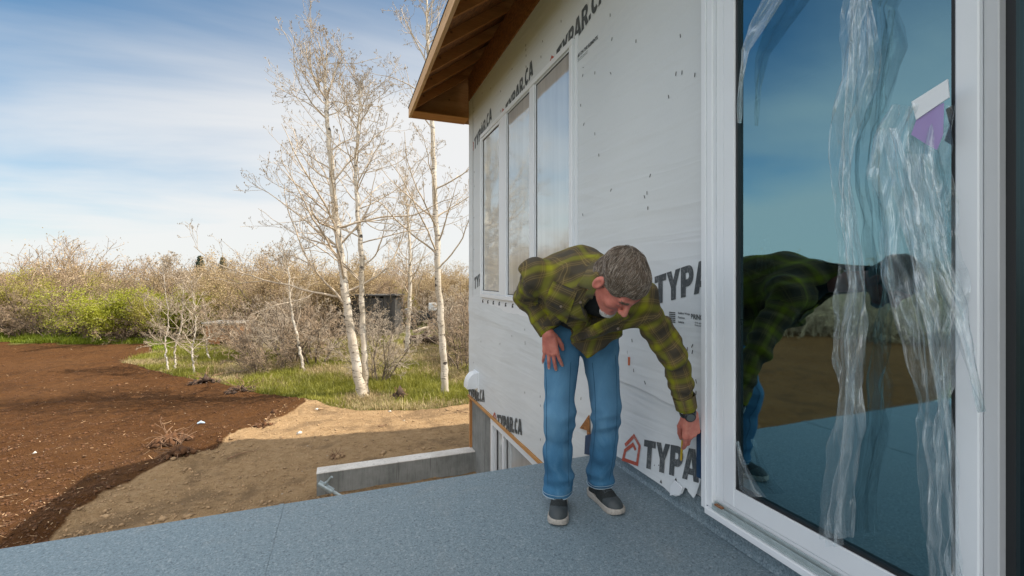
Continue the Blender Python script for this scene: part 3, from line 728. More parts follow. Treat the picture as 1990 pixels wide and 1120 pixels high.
film([(300, 1770, 1810), (420, 1784, 1836), (520, 1800, 1856), (600, 1838, 1890), (680, 1868, 1906), (740, 1886, 1912), (800, 1910, 1917)], -0.105, 41, 0.02, 3, "fold", fb)
yy, zz = on_x(1780, 218, -.075); y2, z2 = on_x(1850, 178, -.075)
m = MB(); m.prism([(yy, zz + .030), (y2, z2 + .034), (y2 - .004, z2 - .022), (yy - .012, zz - .032)], 0, -0.098, -0.094)
m.build("tape", M_WHITE, fb)
t = NT("violet_tint_film"); t.fin((0.42, 0.30, 0.62), 0.3); t.set('Alpha', 0.62)
ring = [on_x(*p, -.09) for p in ((1786, 222), (1836, 200), (1834, 262), (1822, 292), (1800, 280), (1772, 262))]
m = MB(); m.prism(ring, 0, -0.0935, -0.0925); m.build("violet_patch", t.m, fb)
fe = film([(858, 1433, 1436), (890, 1433, 1449), (920, 1433, 1462), (950, 1436, 1480), (966, 1452, 1494)], -0.045, 51, 0.012, 3); tag(fe, "small corner scrap of clear plastic film at the bottom left of the door glass", "plastic film", "torn plastic film on the sliding door")
ff = film([(-40, 1500, 1556), (0, 1482, 1530), (50, 1456, 1496), (100, 1441, 1462), (160, 1438, 1446), (240, 1438, 1441)], -0.05, 61, 0.015, 3); tag(ff, "pale fold of clear plastic film in the top left corner of the door glass", "plastic film", "torn plastic film on the sliding door")
# ================================================================== BRANCH GROWING
def grow(P, Rd, n, t0, t1, ang, lf, K, up, wig, rng, rf=0.6, tip=0.25, side=None):
    M, Kp, _ = P.shape
    L = np.linalg.norm(np.diff(P, axis=1), axis=2).sum(1)
    tt = rng.uniform(t0, t1, (M, n)); s = tt * (Kp - 1); i = np.minimum(s.astype(int), Kp - 2); f = (s - i)[..., None]
    m = np.arange(M)[:, None]
    pos = P[m, i] * (1 - f) + P[m, i + 1] * f; r0 = (Rd[m, i] * (1 - f[..., 0]) + Rd[m, i + 1] * f[..., 0]) * rf
    T = P[m, i + 1] - P[m, i]; T /= np.linalg.norm(T, axis=-1, keepdims=True) + 1e-9
    v = rng.normal(size=T.shape)
    if side is not None: v = v + np.array(side)
    v -= (v * T).sum(-1, keepdims=True) * T; v /= np.linalg.norm(v, axis=-1, keepdims=True) + 1e-9
    a = ang * rng.uniform(.7, 1.3, (M, n))[..., None]; d = np.cos(a) * T + np.sin(a) * v
    ln = lf * L[:, None] * (1.15 - 0.75 * tt) * rng.uniform(.6, 1.25, (M, n))
    N = M * n; pos = pos.reshape(N, 3); d = d.reshape(N, 3); ln = ln.reshape(N); r0 = r0.reshape(N)
    out = np.zeros((N, K, 3)); out[:, 0] = pos
    for k in range(1, K):
        d = d + wig * rng.normal(size=d.shape) + np.array([0, 0, up])
        d /= np.linalg.norm(d, axis=-1, keepdims=True); out[:, k] = out[:, k - 1] + d * (ln / (K - 1))[:, None]
    return out, r0[:, None] * np.linspace(1, tip, K)[None]
def tubes(P, Rd, n, rmin=0.0):
    M, K, _ = P.shape; Rd = np.maximum(Rd, rmin)
    T = np.empty_like(P); T[:, 1:-1] = P[:, 2:] - P[:, :-2]; T[:, 0] = P[:, 1] - P[:, 0]; T[:, -1] = P[:, -1] - P[:, -2]
    T /= np.linalg.norm(T, axis=-1, keepdims=True) + 1e-9
    ref = np.where(np.abs(T[..., 2:3]) > .9, np.array([1., 0, 0]), np.array([0, 0, 1.]))
    # one reference per tube keeps rings from twisting
    ref = np.broadcast_to(ref[:, :1], T.shape); A = np.cross(T, ref); A /= np.linalg.norm(A, axis=-1, keepdims=True) + 1e-9; B = np.cross(T, A)
    a = np.arange(n) * 2 * pi / n
    V = P[:, :, None] + Rd[:, :, None, None] * (np.cos(a)[None, None, :, None] * A[:, :, None] + np.sin(a)[None, None, :, None] * B[:, :, None])
    m, k, q = np.meshgrid(np.arange(M), np.arange(K - 1), np.arange(n), indexing='ij')
    b0 = (m * K + k) * n; q1 = (q + 1) % n
    F = np.stack([b0 + q, b0 + q1, b0 + n + q1, b0 + n + q], -1).reshape(-1, 4)
    return V.reshape(-1, 3), F
def join(parts):
    Vs, Fs, o = [], [], 0
    for V, F in parts: Vs.append(V); Fs.append(F + o); o += len(V)
    return np.concatenate(Vs), np.concatenate(Fs)
def spline(pts, K):
    pts = np.array([tuple(p) for p in pts], float); n = len(pts); u = np.linspace(0, n - 1, K); out = []
    for s in u:
        i = min(int(s), n - 2); f = s - i; p0 = pts[max(i - 1, 0)]; p1 = pts[i]; p2 = pts[i + 1]; p3 = pts[min(i + 2, n - 1)]
        out.append(0.5 * ((2 * p1) + (-p0 + p2) * f + (2 * p0 - 5 * p1 + 4 * p2 - p3) * f ** 2 + (-p0 + 3 * p1 - 3 * p2 + p3) * f ** 3))
    return np.array(out)
def leaves(P, n, size, rng, spread, asp=0.6):
    """n leaf quads round points P (N,3)"""
    idx = rng.integers(0, len(P), n); c = P[idx] + rng.normal(0, spread, (n, 3))
    a = rng.normal(size=(n, 3)); a /= np.linalg.norm(a, axis=1, keepdims=True); b = np.cross(a, rng.normal(size=(n, 3))); b /= np.linalg.norm(b, axis=1, keepdims=True) + 1e-9
    s = (size * rng.uniform(.6, 1.3, n))[:, None]
    V = np.stack([c - a * s, c + b * s * asp, c + a * s, c - b * s * asp], 1)
    return V.reshape(-1, 3), np.arange(4 * n).reshape(n, 4)

# ================================================================== YARD: GROUND
def px_poly(pts): return [tuple(on_ground(*p).xy) for p in pts]
SOIL = px_poly([(-3500, 668), (0, 671), (150, 673), (285, 672), (300, 684), (235, 706), (330, 730), (430, 745), (480, 762), (580, 776), (596, 792), (560, 812), (500, 832), (450, 852), (430, 880), (370, 905), (290, 925), (230, 955), (150, 1000), (100, 1050), (60, 1120), (-100, 1300), (-900, 1500), (-6000, 1500)])
TAN = px_poly([(560, 780), (620, 790), (700, 797), (800, 797), (912, 786), (1100, 780), (1400, 900), (900, 1700), (-100, 1900), (60, 1120), (150, 1000), (230, 955), (430, 880), (450, 852), (500, 832)])
def ground_h(X, Y):
    h = 0.05 * fbm(X * .35, Y * .35, 3, 2) + 0.022 * fbm(X * 2.3, Y * 2.3, 3, 5)
    s = in_poly(X, Y, SOIL)
    h = h + np.where(s, 0.03 + 0.07 * fbm(X * 1.9, Y * 1.9, 4, 8) + 0.03 * fbm(X * 7, Y * 7, 3, 18), 0.0)
    t_ = in_poly(X, Y, TAN)
    h = h + np.where(t_, 0.025 * fbm(X * 5, Y * 5, 3, 28), 0.0)
    # gentle rise of the grassy ground towards the thicket
    d = (X + CAM_D) * sin(YAW) + Y * cos(YAW)
    h = h + np.clip((d - 12.5) * 0.012, 0, 0.35)
    return h
def berm(X, Y):                      # spoil ridge along the near soil edge
    e = px_poly([(600, 790), (520, 828), (445, 856), (430, 884), (300, 925), (170, 990), (100, 1050), (0, 1180)])
    dd = np.full(np.shape(X), 9.0)
    for (x0, y0), (x1, y1) in zip(e, e[1:]):
        vx, vy = x1 - x0, y1 - y0; tt = np.clip(((X - x0) * vx + (Y - y0) * vy) / (vx * vx + vy * vy), 0, 1)
        dd = np.minimum(dd, np.hypot(X - x0 - tt * vx, Y - y0 - tt * vy))
    return 0.16 * np.exp(-(dd / .45) ** 2) * (0.7 + 0.8 * fbm(X * 2.4, Y * 2.4, 3, 33))
def ground_z(X, Y):
    X = np.asarray(X, float); Y = np.asarray(Y, float)
    return GZ + ground_h(X, Y) + berm(X, Y)
def gz(x, y): return float(ground_z(np.array([x]), np.array([y]))[0])
def axis(a, b, step, far, k=1.22):
    v = list(np.arange(a, b, step)); s = step; w = v[-1]
    while w < far: s *= k; w += s; v.append(w)
    s = step; w = v[0]
    lo = []
    while w > -far: s *= k; w -= s; lo.append(w)
    return np.array(lo[::-1] + v)
gx = axis(-19, 3, 0.09, 900); gy = axis(0, 21, 0.09, 900)
GX, GY = np.meshgrid(gx, gy, indexing='ij'); GH = ground_z(GX, GY)
far_ = np.hypot(GX, GY) > 60
GH = np.where(far_, GZ + 0.2, GH)
nx, ny = len(gx), len(gy)
i, j = np.meshgrid(np.arange(nx - 1), np.arange(ny - 1), indexing='ij'); a = (i * ny + j).ravel()
t = NT("yard_ground"); v = t.co()
at_s = t.n.new("ShaderNodeAttribute"); at_s.attribute_name = "soil_zone"; at_t = t.n.new("ShaderNodeAttribute"); at_t.attribute_name = "sand_zone"
nA = t.noise(v, 1.6, 6, 0.62); nB = t.noise(v, 9, 6, 0.68); nC = t.noise(v, 48, 5, 0.7); nD = t.noise(v, 0.35, 4, 0.6)
brk = t.math('MULTIPLY', t.math('SUBTRACT', t.math('ADD', t.math('MULTIPLY', nA, 0.6), t.math('MULTIPLY', nB, 0.4)), 0.5), 1.1)
zs = t.ramp(t.math('ADD', at_s.outputs['Fac'], brk), [(0.42, 0.0), (0.55, 1.0)])
zt = t.ramp(t.math('ADD', at_t.outputs['Fac'], brk), [(0.42, 0.0), (0.55, 1.0)])
mixn = t.math('ADD', t.math('MULTIPLY', nB, 0.55), t.math('MULTIPLY', nC, 0.45))
soil = t.ramp(mixn, [(0.28, (0.030, 0.013, 0.004)), (0.45, (0.074, 0.031, 0.010)), (0.58, (0.108, 0.049, 0.017)), (0.74, (0.18, 0.095, 0.040))])
soil = t.mix(t.ramp(nD, [(0.42, 0.0), (0.62, 0.5)]), soil, (0.120, 0.058, 0.023))
soil = t.mix(t.ramp(nA, [(0.36, 0.55), (0.46, 0.0)]), soil, (0.05, 0.024, 0.010))
tan_ = t.ramp(mixn, [(0.30, (0.19, 0.12, 0.060)), (0.48, (0.355, 0.235, 0.125)), (0.66, (0.45, 0.315, 0.18))])
tan_ = t.mix(t.ramp(nA, [(0.38, 0.55), (0.50, 0.0)]), tan_, (0.13, 0.085, 0.05))
turf = t.ramp(mixn, [(0.32, (0.055, 0.055, 0.018)), (0.50, (0.115, 0.125, 0.030)), (0.66, (0.22, 0.19, 0.085))])
c = t.mix(zt, turf, tan_); c = t.mix(zs, c, soil)
b1 = t.bump(t.math('ADD', t.math('MULTIPLY', nB, 1.0), t.math('MULTIPLY', nC, 0.5)), 0.9, 0.10)
M_GROUND = t.fin(c, 0.95, Specular_IOR_Level=0.12)
ground = np_mesh("ground", np.stack([GX, GY, GH], -1), np.stack([a, a + ny, a + ny + 1, a + 1], 1), M_GROUND, None, True)
tag(ground, kind='structure')
for nm, pl in (("soil_zone", SOIL), ("sand_zone", TAN)):
    z = in_poly(GX, GY, pl).astype(np.float32)
    if nm == 'sand_zone': z = np.maximum(z, (in_poly(GX, GY, SOIL) & (GY < 9.0)).astype(np.float32))
    for _ in range(6):
        z[1:-1, 1:-1] = (z[1:-1, 1:-1] * 2 + z[:-2, 1:-1] + z[2:, 1:-1] + z[1:-1, :-2] + z[1:-1, 2:]) / 6
    at_ = ground.data.attributes.new(nm, 'FLOAT', 'POINT'); at_.data.foreach_set("value", z.ravel())

# ================================================================== loose bits on the soil
rng = np.random.default_rng(11)
def scatter_view(n, x0, x1, y0, y1, poly=None, pw=1.0):
    px = rng.uniform(x0, x1, n); py = y0 + (y1 - y0) * rng.random(n) ** pw
    d = F_PX * (CAM_H - GZ) / (py - HY); xc = (px - CX) / F_PX * d
    X = -CAM_D + xc * cos(YAW) + d * sin(YAW); Y = -xc * sin(YAW) + d * cos(YAW)
    if poly is not None: k = in_poly(X, Y, poly); X, Y = X[k], Y[k]
    return X, Y
def lumps(name, X, Y, size, mat, flat=0.6, seed=0, sink=0.3):
    r = np.random.default_rng(seed); n = len(X)
    base = np.array([(1, 0, 0), (-1, 0, 0), (0, 1, 0), (0, -1, 0), (0, 0, 1), (0, 0, -1)], float)
    F0 = np.array([(0, 2, 4), (2, 1, 4), (1, 3, 4), (3, 0, 4), (2, 0, 5), (1, 2, 5), (3, 1, 5), (0, 3, 5)])
    s = size * r.lognormal(0, 0.5, n)
    V = base[None] * r.uniform(0.6, 1.3, (n, 6, 1)) * s[:, None, None] + r.normal(0, .18, (n, 6, 3)) * s[:, None, None]
    V[:, :, 2] *= flat
    a = r.uniform(0, 2 * pi, n); ca, sa = np.cos(a)[:, None], np.sin(a)[:, None]
    V = np.stack([V[..., 0] * ca - V[..., 1] * sa, V[..., 0] * sa + V[..., 1] * ca, V[..., 2]], -1)
    V += np.stack([X, Y, ground_z(X, Y) + s * flat * (0.5 - sink)], -1)[:, None]
    return np_mesh(name, V, (F0[None] + (np.arange(n) * 6)[:, None, None]).reshape(-1, 3), mat)
def chips(name, X, Y, ln, wd, mat, seed=0, up=0.25):
    r = np.random.default_rng(seed); n = len(X); L = ln * r.lognormal(0, .5, n); W = wd * r.uniform(.6, 1.4, n)
    a = r.uniform(0, 2 * pi, n); e = r.normal(0, up, n)
    d = np.stack([np.cos(a) * np.cos(e), np.sin(a) * np.cos(e), np.sin(e)], -1); s = np.stack([-np.sin(a), np.cos(a), r.normal(0, .4, n)], -1)
    c = np.stack([X, Y, ground_z(X, Y) + 0.012 + np.abs(np.sin(e)) * L * .3], -1)
    V = np.stack([c - d * L[:, None] / 2 - s * W[:, None] / 2, c + d * L[:, None] / 2 - s * W[:, None] / 2, c + d * L[:, None] / 2 + s * W[:, None] / 2, c - d * L[:, None] / 2 + s * W[:, None] / 2], 1)
    return np_mesh(name, V, np.arange(4 * n).reshape(n, 4), mat)
M_CLOD = plain("soil_clods", (0.090, 0.039, 0.014), 0.95, 0.35, 6.0)
M_CLODT = plain("sandy_clods", (0.33, 0.22, 0.12), 0.95, 0.35, 6.0)
M_CHIP = plain("wood_chips", (0.34, 0.22, 0.12), 0.8, 0.35, 3.0)
M_PEB = plain("pebbles", (0.34, 0.28, 0.21), 0.8, 0.3, 3.0)
X, Y = scatter_view(26000, -150, 700, 672, 1110, SOIL, 1.0); tag(lumps("soil_clods", X, Y, 0.010, M_CLOD, 0.7, 1), kind='stuff')
X, Y = scatter_view(9000, 0, 915, 782, 1110, TAN); tag(lumps("sandy_clods", X, Y, 0.012, M_CLODT, 0.6, 2), kind='stuff')
X, Y = scatter_view(1700, -150, 700, 672, 1110, SOIL); tag(chips("wood_chips", X, Y, 0.032, 0.007, M_CHIP, 3), kind='stuff')
X, Y = scatter_view(150, -100, 915, 680, 1110); k = in_poly(X, Y, SOIL) | in_poly(X, Y, TAN); tag(lumps("pebbles", X[k], Y[k], 0.012, M_PEB, 0.6, 5), kind='stuff')
M_ROOT = plain("dry_roots", (0.22, 0.13, 0.075), 0.9, 0.35, 5.0)

# bark
t = NT("white_birch_bark"); 
nz = t.noise(t.co(scale=(1.2, 1.2, 5)), 5.0, 5, 0.65, 0.6); nb = t.noise(t.co(), 2.0, 4); nf = t.noise(t.co(scale=(1, 1, 3)), 45, 4, 0.7)
c = t.ramp(nb, [(0.35, (0.42, 0.36, 0.28)), (0.62, (0.58, 0.53, 0.46))])
c = t.mix(t.ramp(nz, [(0.565, 0.0), (0.62, 0.9)]), c, (0.055, 0.045, 0.04))
vs = t.voro(t.co(scale=(1, 1, 1.4)), 2.9)
c = t.mix(t.ramp(vs, [(0.14, 0.92), (0.20, 0.0)]), c, (0.04, 0.033, 0.03))
c = t.mix(t.ramp(nf, [(0.55, 0.0), (0.75, 0.4)]), c, (0.30, 0.25, 0.19))
t.bump(t.math('ADD', nz, nf), 0.4, 0.02); M_BIRCH = t.fin(c, 0.75, Specular_IOR_Level=0.25)
M_BRANCH = plain("pale_branch_bark", (0.46, 0.38, 0.29), 0.8, 0.25, 4.0)
M_TWIG = plain("grey_brown_twigs", (0.33, 0.245, 0.165), 0.9, 0.3, 2.0)
M_TWIG2 = plain("warm_brown_twigs", (0.30, 0.215, 0.14), 0.9, 0.3, 2.0)
M_TWIGP = plain("pale_grey_twigs", (0.42, 0.35, 0.27), 0.9, 0.25, 2.0)
M_BUD = plain("brown_catkins", (0.26, 0.20, 0.13), 0.9, 0.3, 4.0)
M_STEM = plain("dark_shrub_stems", (0.135, 0.105, 0.08), 0.95, 0.35, 3.0, 0.2)
M_LEAF = leaf_mat("fresh_green_leaves", (0.20, 0.215, 0.018), (0.37, 0.385, 0.035), 0.4)
M_LEAFO = leaf_mat("olive_bud_leaves", (0.24, 0.22, 0.035), (0.42, 0.38, 0.07), 0.4)
M_LEAFB = leaf_mat("buff_new_leaves", (0.33, 0.245, 0.125), (0.46, 0.35, 0.20), 0.35)

def birch(name, stems, label, seed, nb=26, blen=0.30, parent_h=None, side=None, rmin=0.0045, tb=0.28, group="white barked birches"):
    """stems: list of (points world, base radius, tip radius)"""
    r = np.random.default_rng(seed)
    root = empty(name, tuple(stems[0][0][0]), label, "tree", group); inv = Matrix.Translation(root.location).inverted()
    Ts, Bs, Fine, tips = [], [], [], []
    for pts, r0, r1 in stems:
        K = 60; P = spline(pts, K)[None]; P[0, 2:-1] += r.normal(0, .012, (K - 3, 3))
        u = np.linspace(0, 1, K); rad = r0 * (1 - u) ** 0.8 + r1; rad[0:3] *= (1.35, 1.15, 1.05)
        rad *= 1 + 0.05 * np.sin(np.arange(K) * 1.7)
        Ts.append(tubes(P, rad[None], 14))
        b1, q1 = grow(P, rad[None] * .8, nb, tb, 0.97, 1.0, blen, 14, 0.05, 0.11, r, rf=0.42, tip=0.22, side=side)
        b2, q2 = grow(b1, q1, 6, 0.18, 0.98, 0.75, 0.48, 9, 0.05, 0.17, r, rf=0.55, tip=0.3)
        b3, q3 = grow(b2, q2, 4, 0.15, 1.0, 0.75, 0.50, 6, 0.05, 0.20, r, rf=0.6, tip=0.5)
        b4, q4 = grow(b3, q3, 2, 0.3, 1.0, 0.7, 0.5, 4, 0.08, 0.16, r, rf=0.8, tip=0.6)
        b0, q0 = grow(P[:, 40:], rad[None, 40:], 8, 0.05, 1.0, 0.65, 0.55, 12, 0.10, 0.10, r, rf=.6, tip=.3)
        b02, q02 = grow(b0, q0, 9, 0.15, 1.0, 0.7, 0.45, 7, .06, .15, r, rf=.6, tip=.4)
        b03, q03 = grow(b02, q02, 5, 0.2, 1.0, 0.7, 0.5, 5, .06, .16, r, rf=.7, tip=.6)
        Bs += [tubes(b1, q1, 6, .006), tubes(b2, q2, 4, rmin * .85), tubes(b0, q0, 5, .005)]
        Fine += [tubes(b3, q3, 3, rmin * .6), tubes(b4, q4, 3, rmin * .48), tubes(b02, q02, 3, rmin * .65), tubes(b03, q03, 3, rmin * .5)]
        tips += [b3[:, -1], b4[:, -1], b4[::2, 2], b03[:, -1]]
    tp = np.concatenate(tips); n = len(tp)
    c = tp; up = np.array([0, 0, 1.]) + r.normal(0, .6, (n, 3)); up /= np.linalg.norm(up, axis=1, keepdims=True)
    bP = np.stack([c, c + up * .016, c + up * .036], 1); bR = np.array([[.0025, .0060, .002]]).repeat(n, 0) * r.uniform(.6, 1.3, (n, 1))
    for nm, parts, m_ in (("trunk", Ts, M_BIRCH), ("limb", Bs, M_BRANCH), ("crown", Fine, M_TWIGP)):
        V, F = join(parts); o = np_mesh(nm, V, F, m_, None, True); o.parent = root; o.matrix_parent_inverse = inv
    V, F = tubes(bP, bR, 4); o = np_mesh("buds", V, F, M_BUD); o.parent = root; o.matrix_parent_inverse = inv
    return root
def trunk_pts(px, d, z0=None, dd=None):
    P = [at(x, y, d + (dd[i] if dd else 0)) for i, (x, y) in enumerate(px)]
    P[0].z = gz(P[0].x, P[0].y) - 0.05; return P
dA = F_PX * 2.9 / (771 - HY)
birch("birch_tree", [
    (trunk_pts([(705, 771), (697, 735), (685, 660), (670, 560), (657, 455), (649, 380), (640, 290), (634, 210), (631, 150), (637, 105)], dA), 0.115, 0.012),
    (trunk_pts([(711, 768), (708, 700), (704, 600), (702, 500), (695, 400), (691, 330), (695, 265), (699, 200), (702, 150)], dA + .15), 0.075, 0.008)],
    "tall bare birch with two white trunks from one foot, left of the house", 5, nb=32, blen=0.37, side=(-.35, 0, .1))
birch("birch_tree", [(trunk_pts([(866, 766), (862, 700), (855, 600), (849, 480), (845, 380), (841, 270), (838, 170), (832, 90), (830, 10), (826, -70)], F_PX * 2.9 / (764 - HY)), 0.085, 0.010)],
    "single slender white birch with dark knots standing close beside the house corner", 8, nb=30, blen=0.24, side=(-.1, 0, .1))
birch("birch_tree", [(trunk_pts([(790, 684), (794, 620), (797, 540), (795, 460), (790, 400), (786, 345)], 17.4), 0.085, 0.010)],
    "thinner birch farther back, between the double birch and the one by the house", 12, nb=24, blen=0.28)
birch("birch_sapling", [(trunk_pts([(592, 722), (580, 668), (568, 610), (563, 570), (560, 520), (548, 480)], 13.9), 0.04, 0.006)],
    "thin leaning white birch sapling in front of the bare thicket", 14, nb=16, blen=0.34, rmin=.004)
for k, (bx, by, tx, ty, lab) in enumerate((
    (328, 722, 316, 520, "pale sapling at the soil edge, leftmost of the saplings"), (341, 718, 356, 540, "thin grey sapling just right of the leftmost sapling, bowed outwards"),
    (379, 728, 372, 545, "pale upright sapling to the left of the wooden shelter"), (408, 700, 396, 590, "short leaning sapling in front of the wooden shelter's left edge"))):
    d = F_PX * 2.9 / (by - HY)
    birch("sapling", [(trunk_pts([(bx, by), ((bx * 3 + tx) / 4 - 4, by * .75 + ty * .25), ((bx + tx) / 2 + 5, (by + ty) / 2), (tx, ty)], d), 0.024, 0.005)],
          lab, 40 + k, nb=14, blen=0.42, rmin=.004, tb=.25, group="young saplings at the soil edge")

# ================================================================== THICKET
def shrub_mesh(seed, h, w, stems=11, leaf=None, dens=1.0, lean=0.0, twig=M_TWIG, leafn=0, lsize=.035, low=0.0, spr=.16):
    """returns meshes (stem, twigs, leaves) for one kind of shrub standing at the origin"""
    r = np.random.default_rng(seed)
    ang = r.uniform(0, 2 * pi, stems); rr = w * 0.16 * np.sqrt(r.random(stems)); K = 12
    P = np.zeros((stems, K, 3)); P[:, 0, 0] = rr * np.cos(ang); P[:, 0, 1] = rr * np.sin(ang); P[:, 0, 2] = -.1
    tilt = r.uniform(0.1, 0.75, stems); d = np.stack([np.cos(ang) * np.sin(tilt), np.sin(ang) * np.sin(tilt), np.cos(tilt)], -1)
    ln = h * r.uniform(.6, 1.0, stems) * .95
    for k in range(1, K):
        d = d + .10 * r.normal(size=d.shape) + np.stack([np.cos(ang) * .03 * w / h, np.sin(ang) * .03 * w / h, np.full(stems, .02)], -1)
        d /= np.linalg.norm(d, axis=1, keepdims=True); P[:, k] = P[:, k - 1] + d * (ln / (K - 1))[:, None]
    R0 = (h * .0085 * r.uniform(.6, 1.3, stems))[:, None] * np.linspace(1, .2, K)[None]
    nb = int(9 * dens)
    b1, q1 = grow(P, R0, nb, .12, .98, .75, .50, 8, .02, .16, r, rf=.6, tip=.3)
    b2, q2 = grow(b1, q1, 6, .12, 1, .8, .50, 6, .02, .20, r, rf=.6, tip=.4)
    b3, q3 = grow(b2, q2, 4, .1, 1, .8, .55, 4, .02, .22, r, rf=.7, tip=.5)
    st = join([tubes(P, R0, 6), tubes(b1, q1, 4, .006)]); tw = join([tubes(b2, q2, 3, .0055), tubes(b3, q3, 3, .0042)])
    out = [("stem", st, M_STEM), ("twigs", tw, twig)]
    if leafn:
        pts = np.concatenate([b3.reshape(-1, 3), b2[:, 3:].reshape(-1, 3)]); pts = pts[pts[:, 2] > low * h]
        cl = vnoise(pts[:, 0] * .9 + 40, pts[:, 2] * .9 + pts[:, 1] * .6, seed); pts = pts[cl > .38]
        out.append(("foliage", leaves(pts, leafn, lsize, r, spr), leaf))
    return [(n_, np_mesh(n_, g[0], g[1], m_, None, False), m_) for n_, g, m_ in out]
protos = {}
def proto(key, *a, **k):
    objs = shrub_mesh(*a, **k); protos[key] = [(n_, o.data) for n_, o, _ in objs]
    for _, o, _ in objs: bpy.data.objects.remove(o)
proto('bare', 1, 3.2, 3.4, 13, dens=1.2)
proto('bare2', 2, 3.6, 3.0, 11, dens=1.2, twig=M_TWIGP)
proto('low', 3, 1.7, 2.6, 14, dens=1.0, twig=M_TWIG)
proto('green', 4, 3.4, 3.6, 12, M_LEAF, 1.0, leafn=24000, lsize=.036, low=.2)
proto('olive', 5, 3.6, 3.4, 12, M_LEAFO, 1.0, leafn=17000, lsize=.032, low=.25)
proto('buff', 6, 4.6, 3.4, 11, M_LEAFB, 1.1, leafn=14000, lsize=.036, low=.3, twig=M_TWIG2)
proto('tallbare', 7, 5.2, 3.6, 8, dens=1.3, twig=M_TWIG2)
def shrub(key, px, py_base, d, s=1.0, rot=0.0, name="shrub", label="", group="", sz=None, zs=1.0):
    p = at(px, HY, d); z = gz(p.x, p.y) if abs(p.x) < 55 and abs(p.y) < 55 else GZ
    root = empty(name, (p.x, p.y, z - .03), label, "shrub" if 'tree' not in name else "tree", group)
    root.rotation_euler = (0, 0, rot); root.scale = (s, s, s * zs)
    for n_, me in protos[key]:
        o = bpy.data.objects.new(n_, me); COL.objects.link(o); o.parent = root
    return root
r = np.random.default_rng(77)
KL = {'bare': "bare grey brown shrub in the thicket along the yard's edge", 'bare2': "pale bare shrub in the thicket along the yard's edge",
      'green': "bright green leafing shrub in the thicket beyond the soil", 'olive': "olive green budding shrub in the thicket beyond the soil",
      'buff': "buff brown tree in new leaf behind the thicket", 'tallbare': "tall bare tree rising behind the thicket", 'low': "low tangled bare bush at the foot of the thicket"}
ROWS = []
def row(keys, wts, x0, x1, n, d0, d1, s0, s1, name, zs=1.0):
    for k in range(n):
        px = x0 + (x1 - x0) * (k + .5 + r.uniform(-.35, .35)) / n; key = keys[r.choice(len(keys), p=wts)]
        if 772 < px < 866 and d0 < 24: continue
        ROWS.append((px, key, shrub(key, px, 0, r.uniform(d0, d1), r.uniform(s0, s1), r.uniform(0, 6.28), name, "", "", zs=zs)))
ORD = "first second third fourth fifth sixth seventh eighth ninth tenth eleventh twelfth thirteenth fourteenth fifteenth sixteenth seventeenth eighteenth nineteenth twentieth".split()
def label_rows():
    W = {'buff': 'buff leafing tree', 'tallbare': 'tall bare tree', 'olive': 'olive budding tree', 'bare': 'grey brown bare tree', 'bare2': 'pale bare tree', 'green': 'green leafing tree'}
    for key, w in W.items():
        L = sorted([q for q in ROWS if q[1] == key], key=lambda q: q[0])
        for i, (px, _, o) in enumerate(L):
            near = "beyond the open soil" if px < 300 else "behind the wooden shelter" if px < 470 else "behind the large bare shrubs" if px < 640 else "behind the double birch and shed" if px < 780 else "by the house corner birch"
            o['label'] = f"{w} {near}, {ORD[i]} from the left"; o['group'] = "trees at the back of the thicket"
# front edge of the thicket, left half
for (key, px, d, s, lab) in (
    ('tallbare', 45, 22.0, 0.90, "broad bare shrub with dark forked stems at the far left of the clearing"),
    ('bare', 120, 21.0, 1.05, "dense bare shrub with dark stems beyond the grass strip, next to the leftmost one"),
    ('green', 232, 20.7, 0.98, "brightest green shrub in leaf beyond the clearing"),
    ('green', 160, 21.4, 0.94, "green shrub in leaf behind the dark stemmed shrub"),
    ('olive', 75, 21.3, .98, "olive green shrub behind the far left bare shrub"),
    ('bare2', 300, 21.0, 0.80, "pale bare shrub at the right end of the grass strip"),
    ('low', 215, 20.4, 1.15, "low tangled bush below the bright green shrub"),
    ('low', 268, 20.2, 1.05, "low tangled bush beside the right end of the grass strip"),
    ('green', 305, 20.8, 0.92, "green shrub in leaf above the pale bare shrub"),
    ('olive', 372, 21.0, 0.86, "olive shrub to the left of the wooden shelter"),
    ('olive', 430, 23.5, 0.86, "olive shrub behind the wooden shelter"),
    ('bare', 516, 16.4, 0.92, "large grey bare shrub left of the leaning birch sapling"),
    ('bare2', 560, 15.6, 0.86, "large pale bare shrub behind the leaning birch sapling"),
    ('bare', 612, 15.2, 0.84, "large grey bare shrub right of the leaning birch sapling"),
    ('bare', 484, 17.6, 0.62, "grey bare shrub just right of the wooden shelter"),
    ('low', 520, 14.0, 0.95, "low arching bush in the grass before the large bare shrubs"),
    ('bare2', 733, 12.6, 0.62, "pale many stemmed shrub right of the double birch"),
    ('bare2', 735, 18.5, 0.62, "pale bare shrub before the dark shed's right end"),
    ('bare', 905, 14.5, 0.86, "bare shrub crowding the house corner"),
    ('bare2', 896, 17.5, 0.90, "pale bare shrub behind the birch by the house"),
    ('bare', 940, 17.0, 1.0, "bare shrub mostly hidden behind the house corner")):
    shrub(key, px, 0, d, s, r.uniform(0, 6.28), "shrub", lab, "shrubs at the front of the thicket")
row(['buff', 'olive', 'tallbare', 'bare2'], [.4, .2, .2, .2], -30, 460, 13, 25, 28, .85, 1.05, "tree")
row(['buff', 'tallbare', 'olive', 'bare'], [.45, .25, .1, .2], 440, 960, 14, 25.2, 28, .74, .88, "tree")
row(['buff', 'tallbare'], [.7, .3], 480, 640, 4, 20.5, 22, .84, .92, "tree")
row(['bare', 'bare2', 'tallbare'], [.4, .3, .3], 640, 960, 9, 22.8, 23.8, .72, .86, "tree")
label_rows()
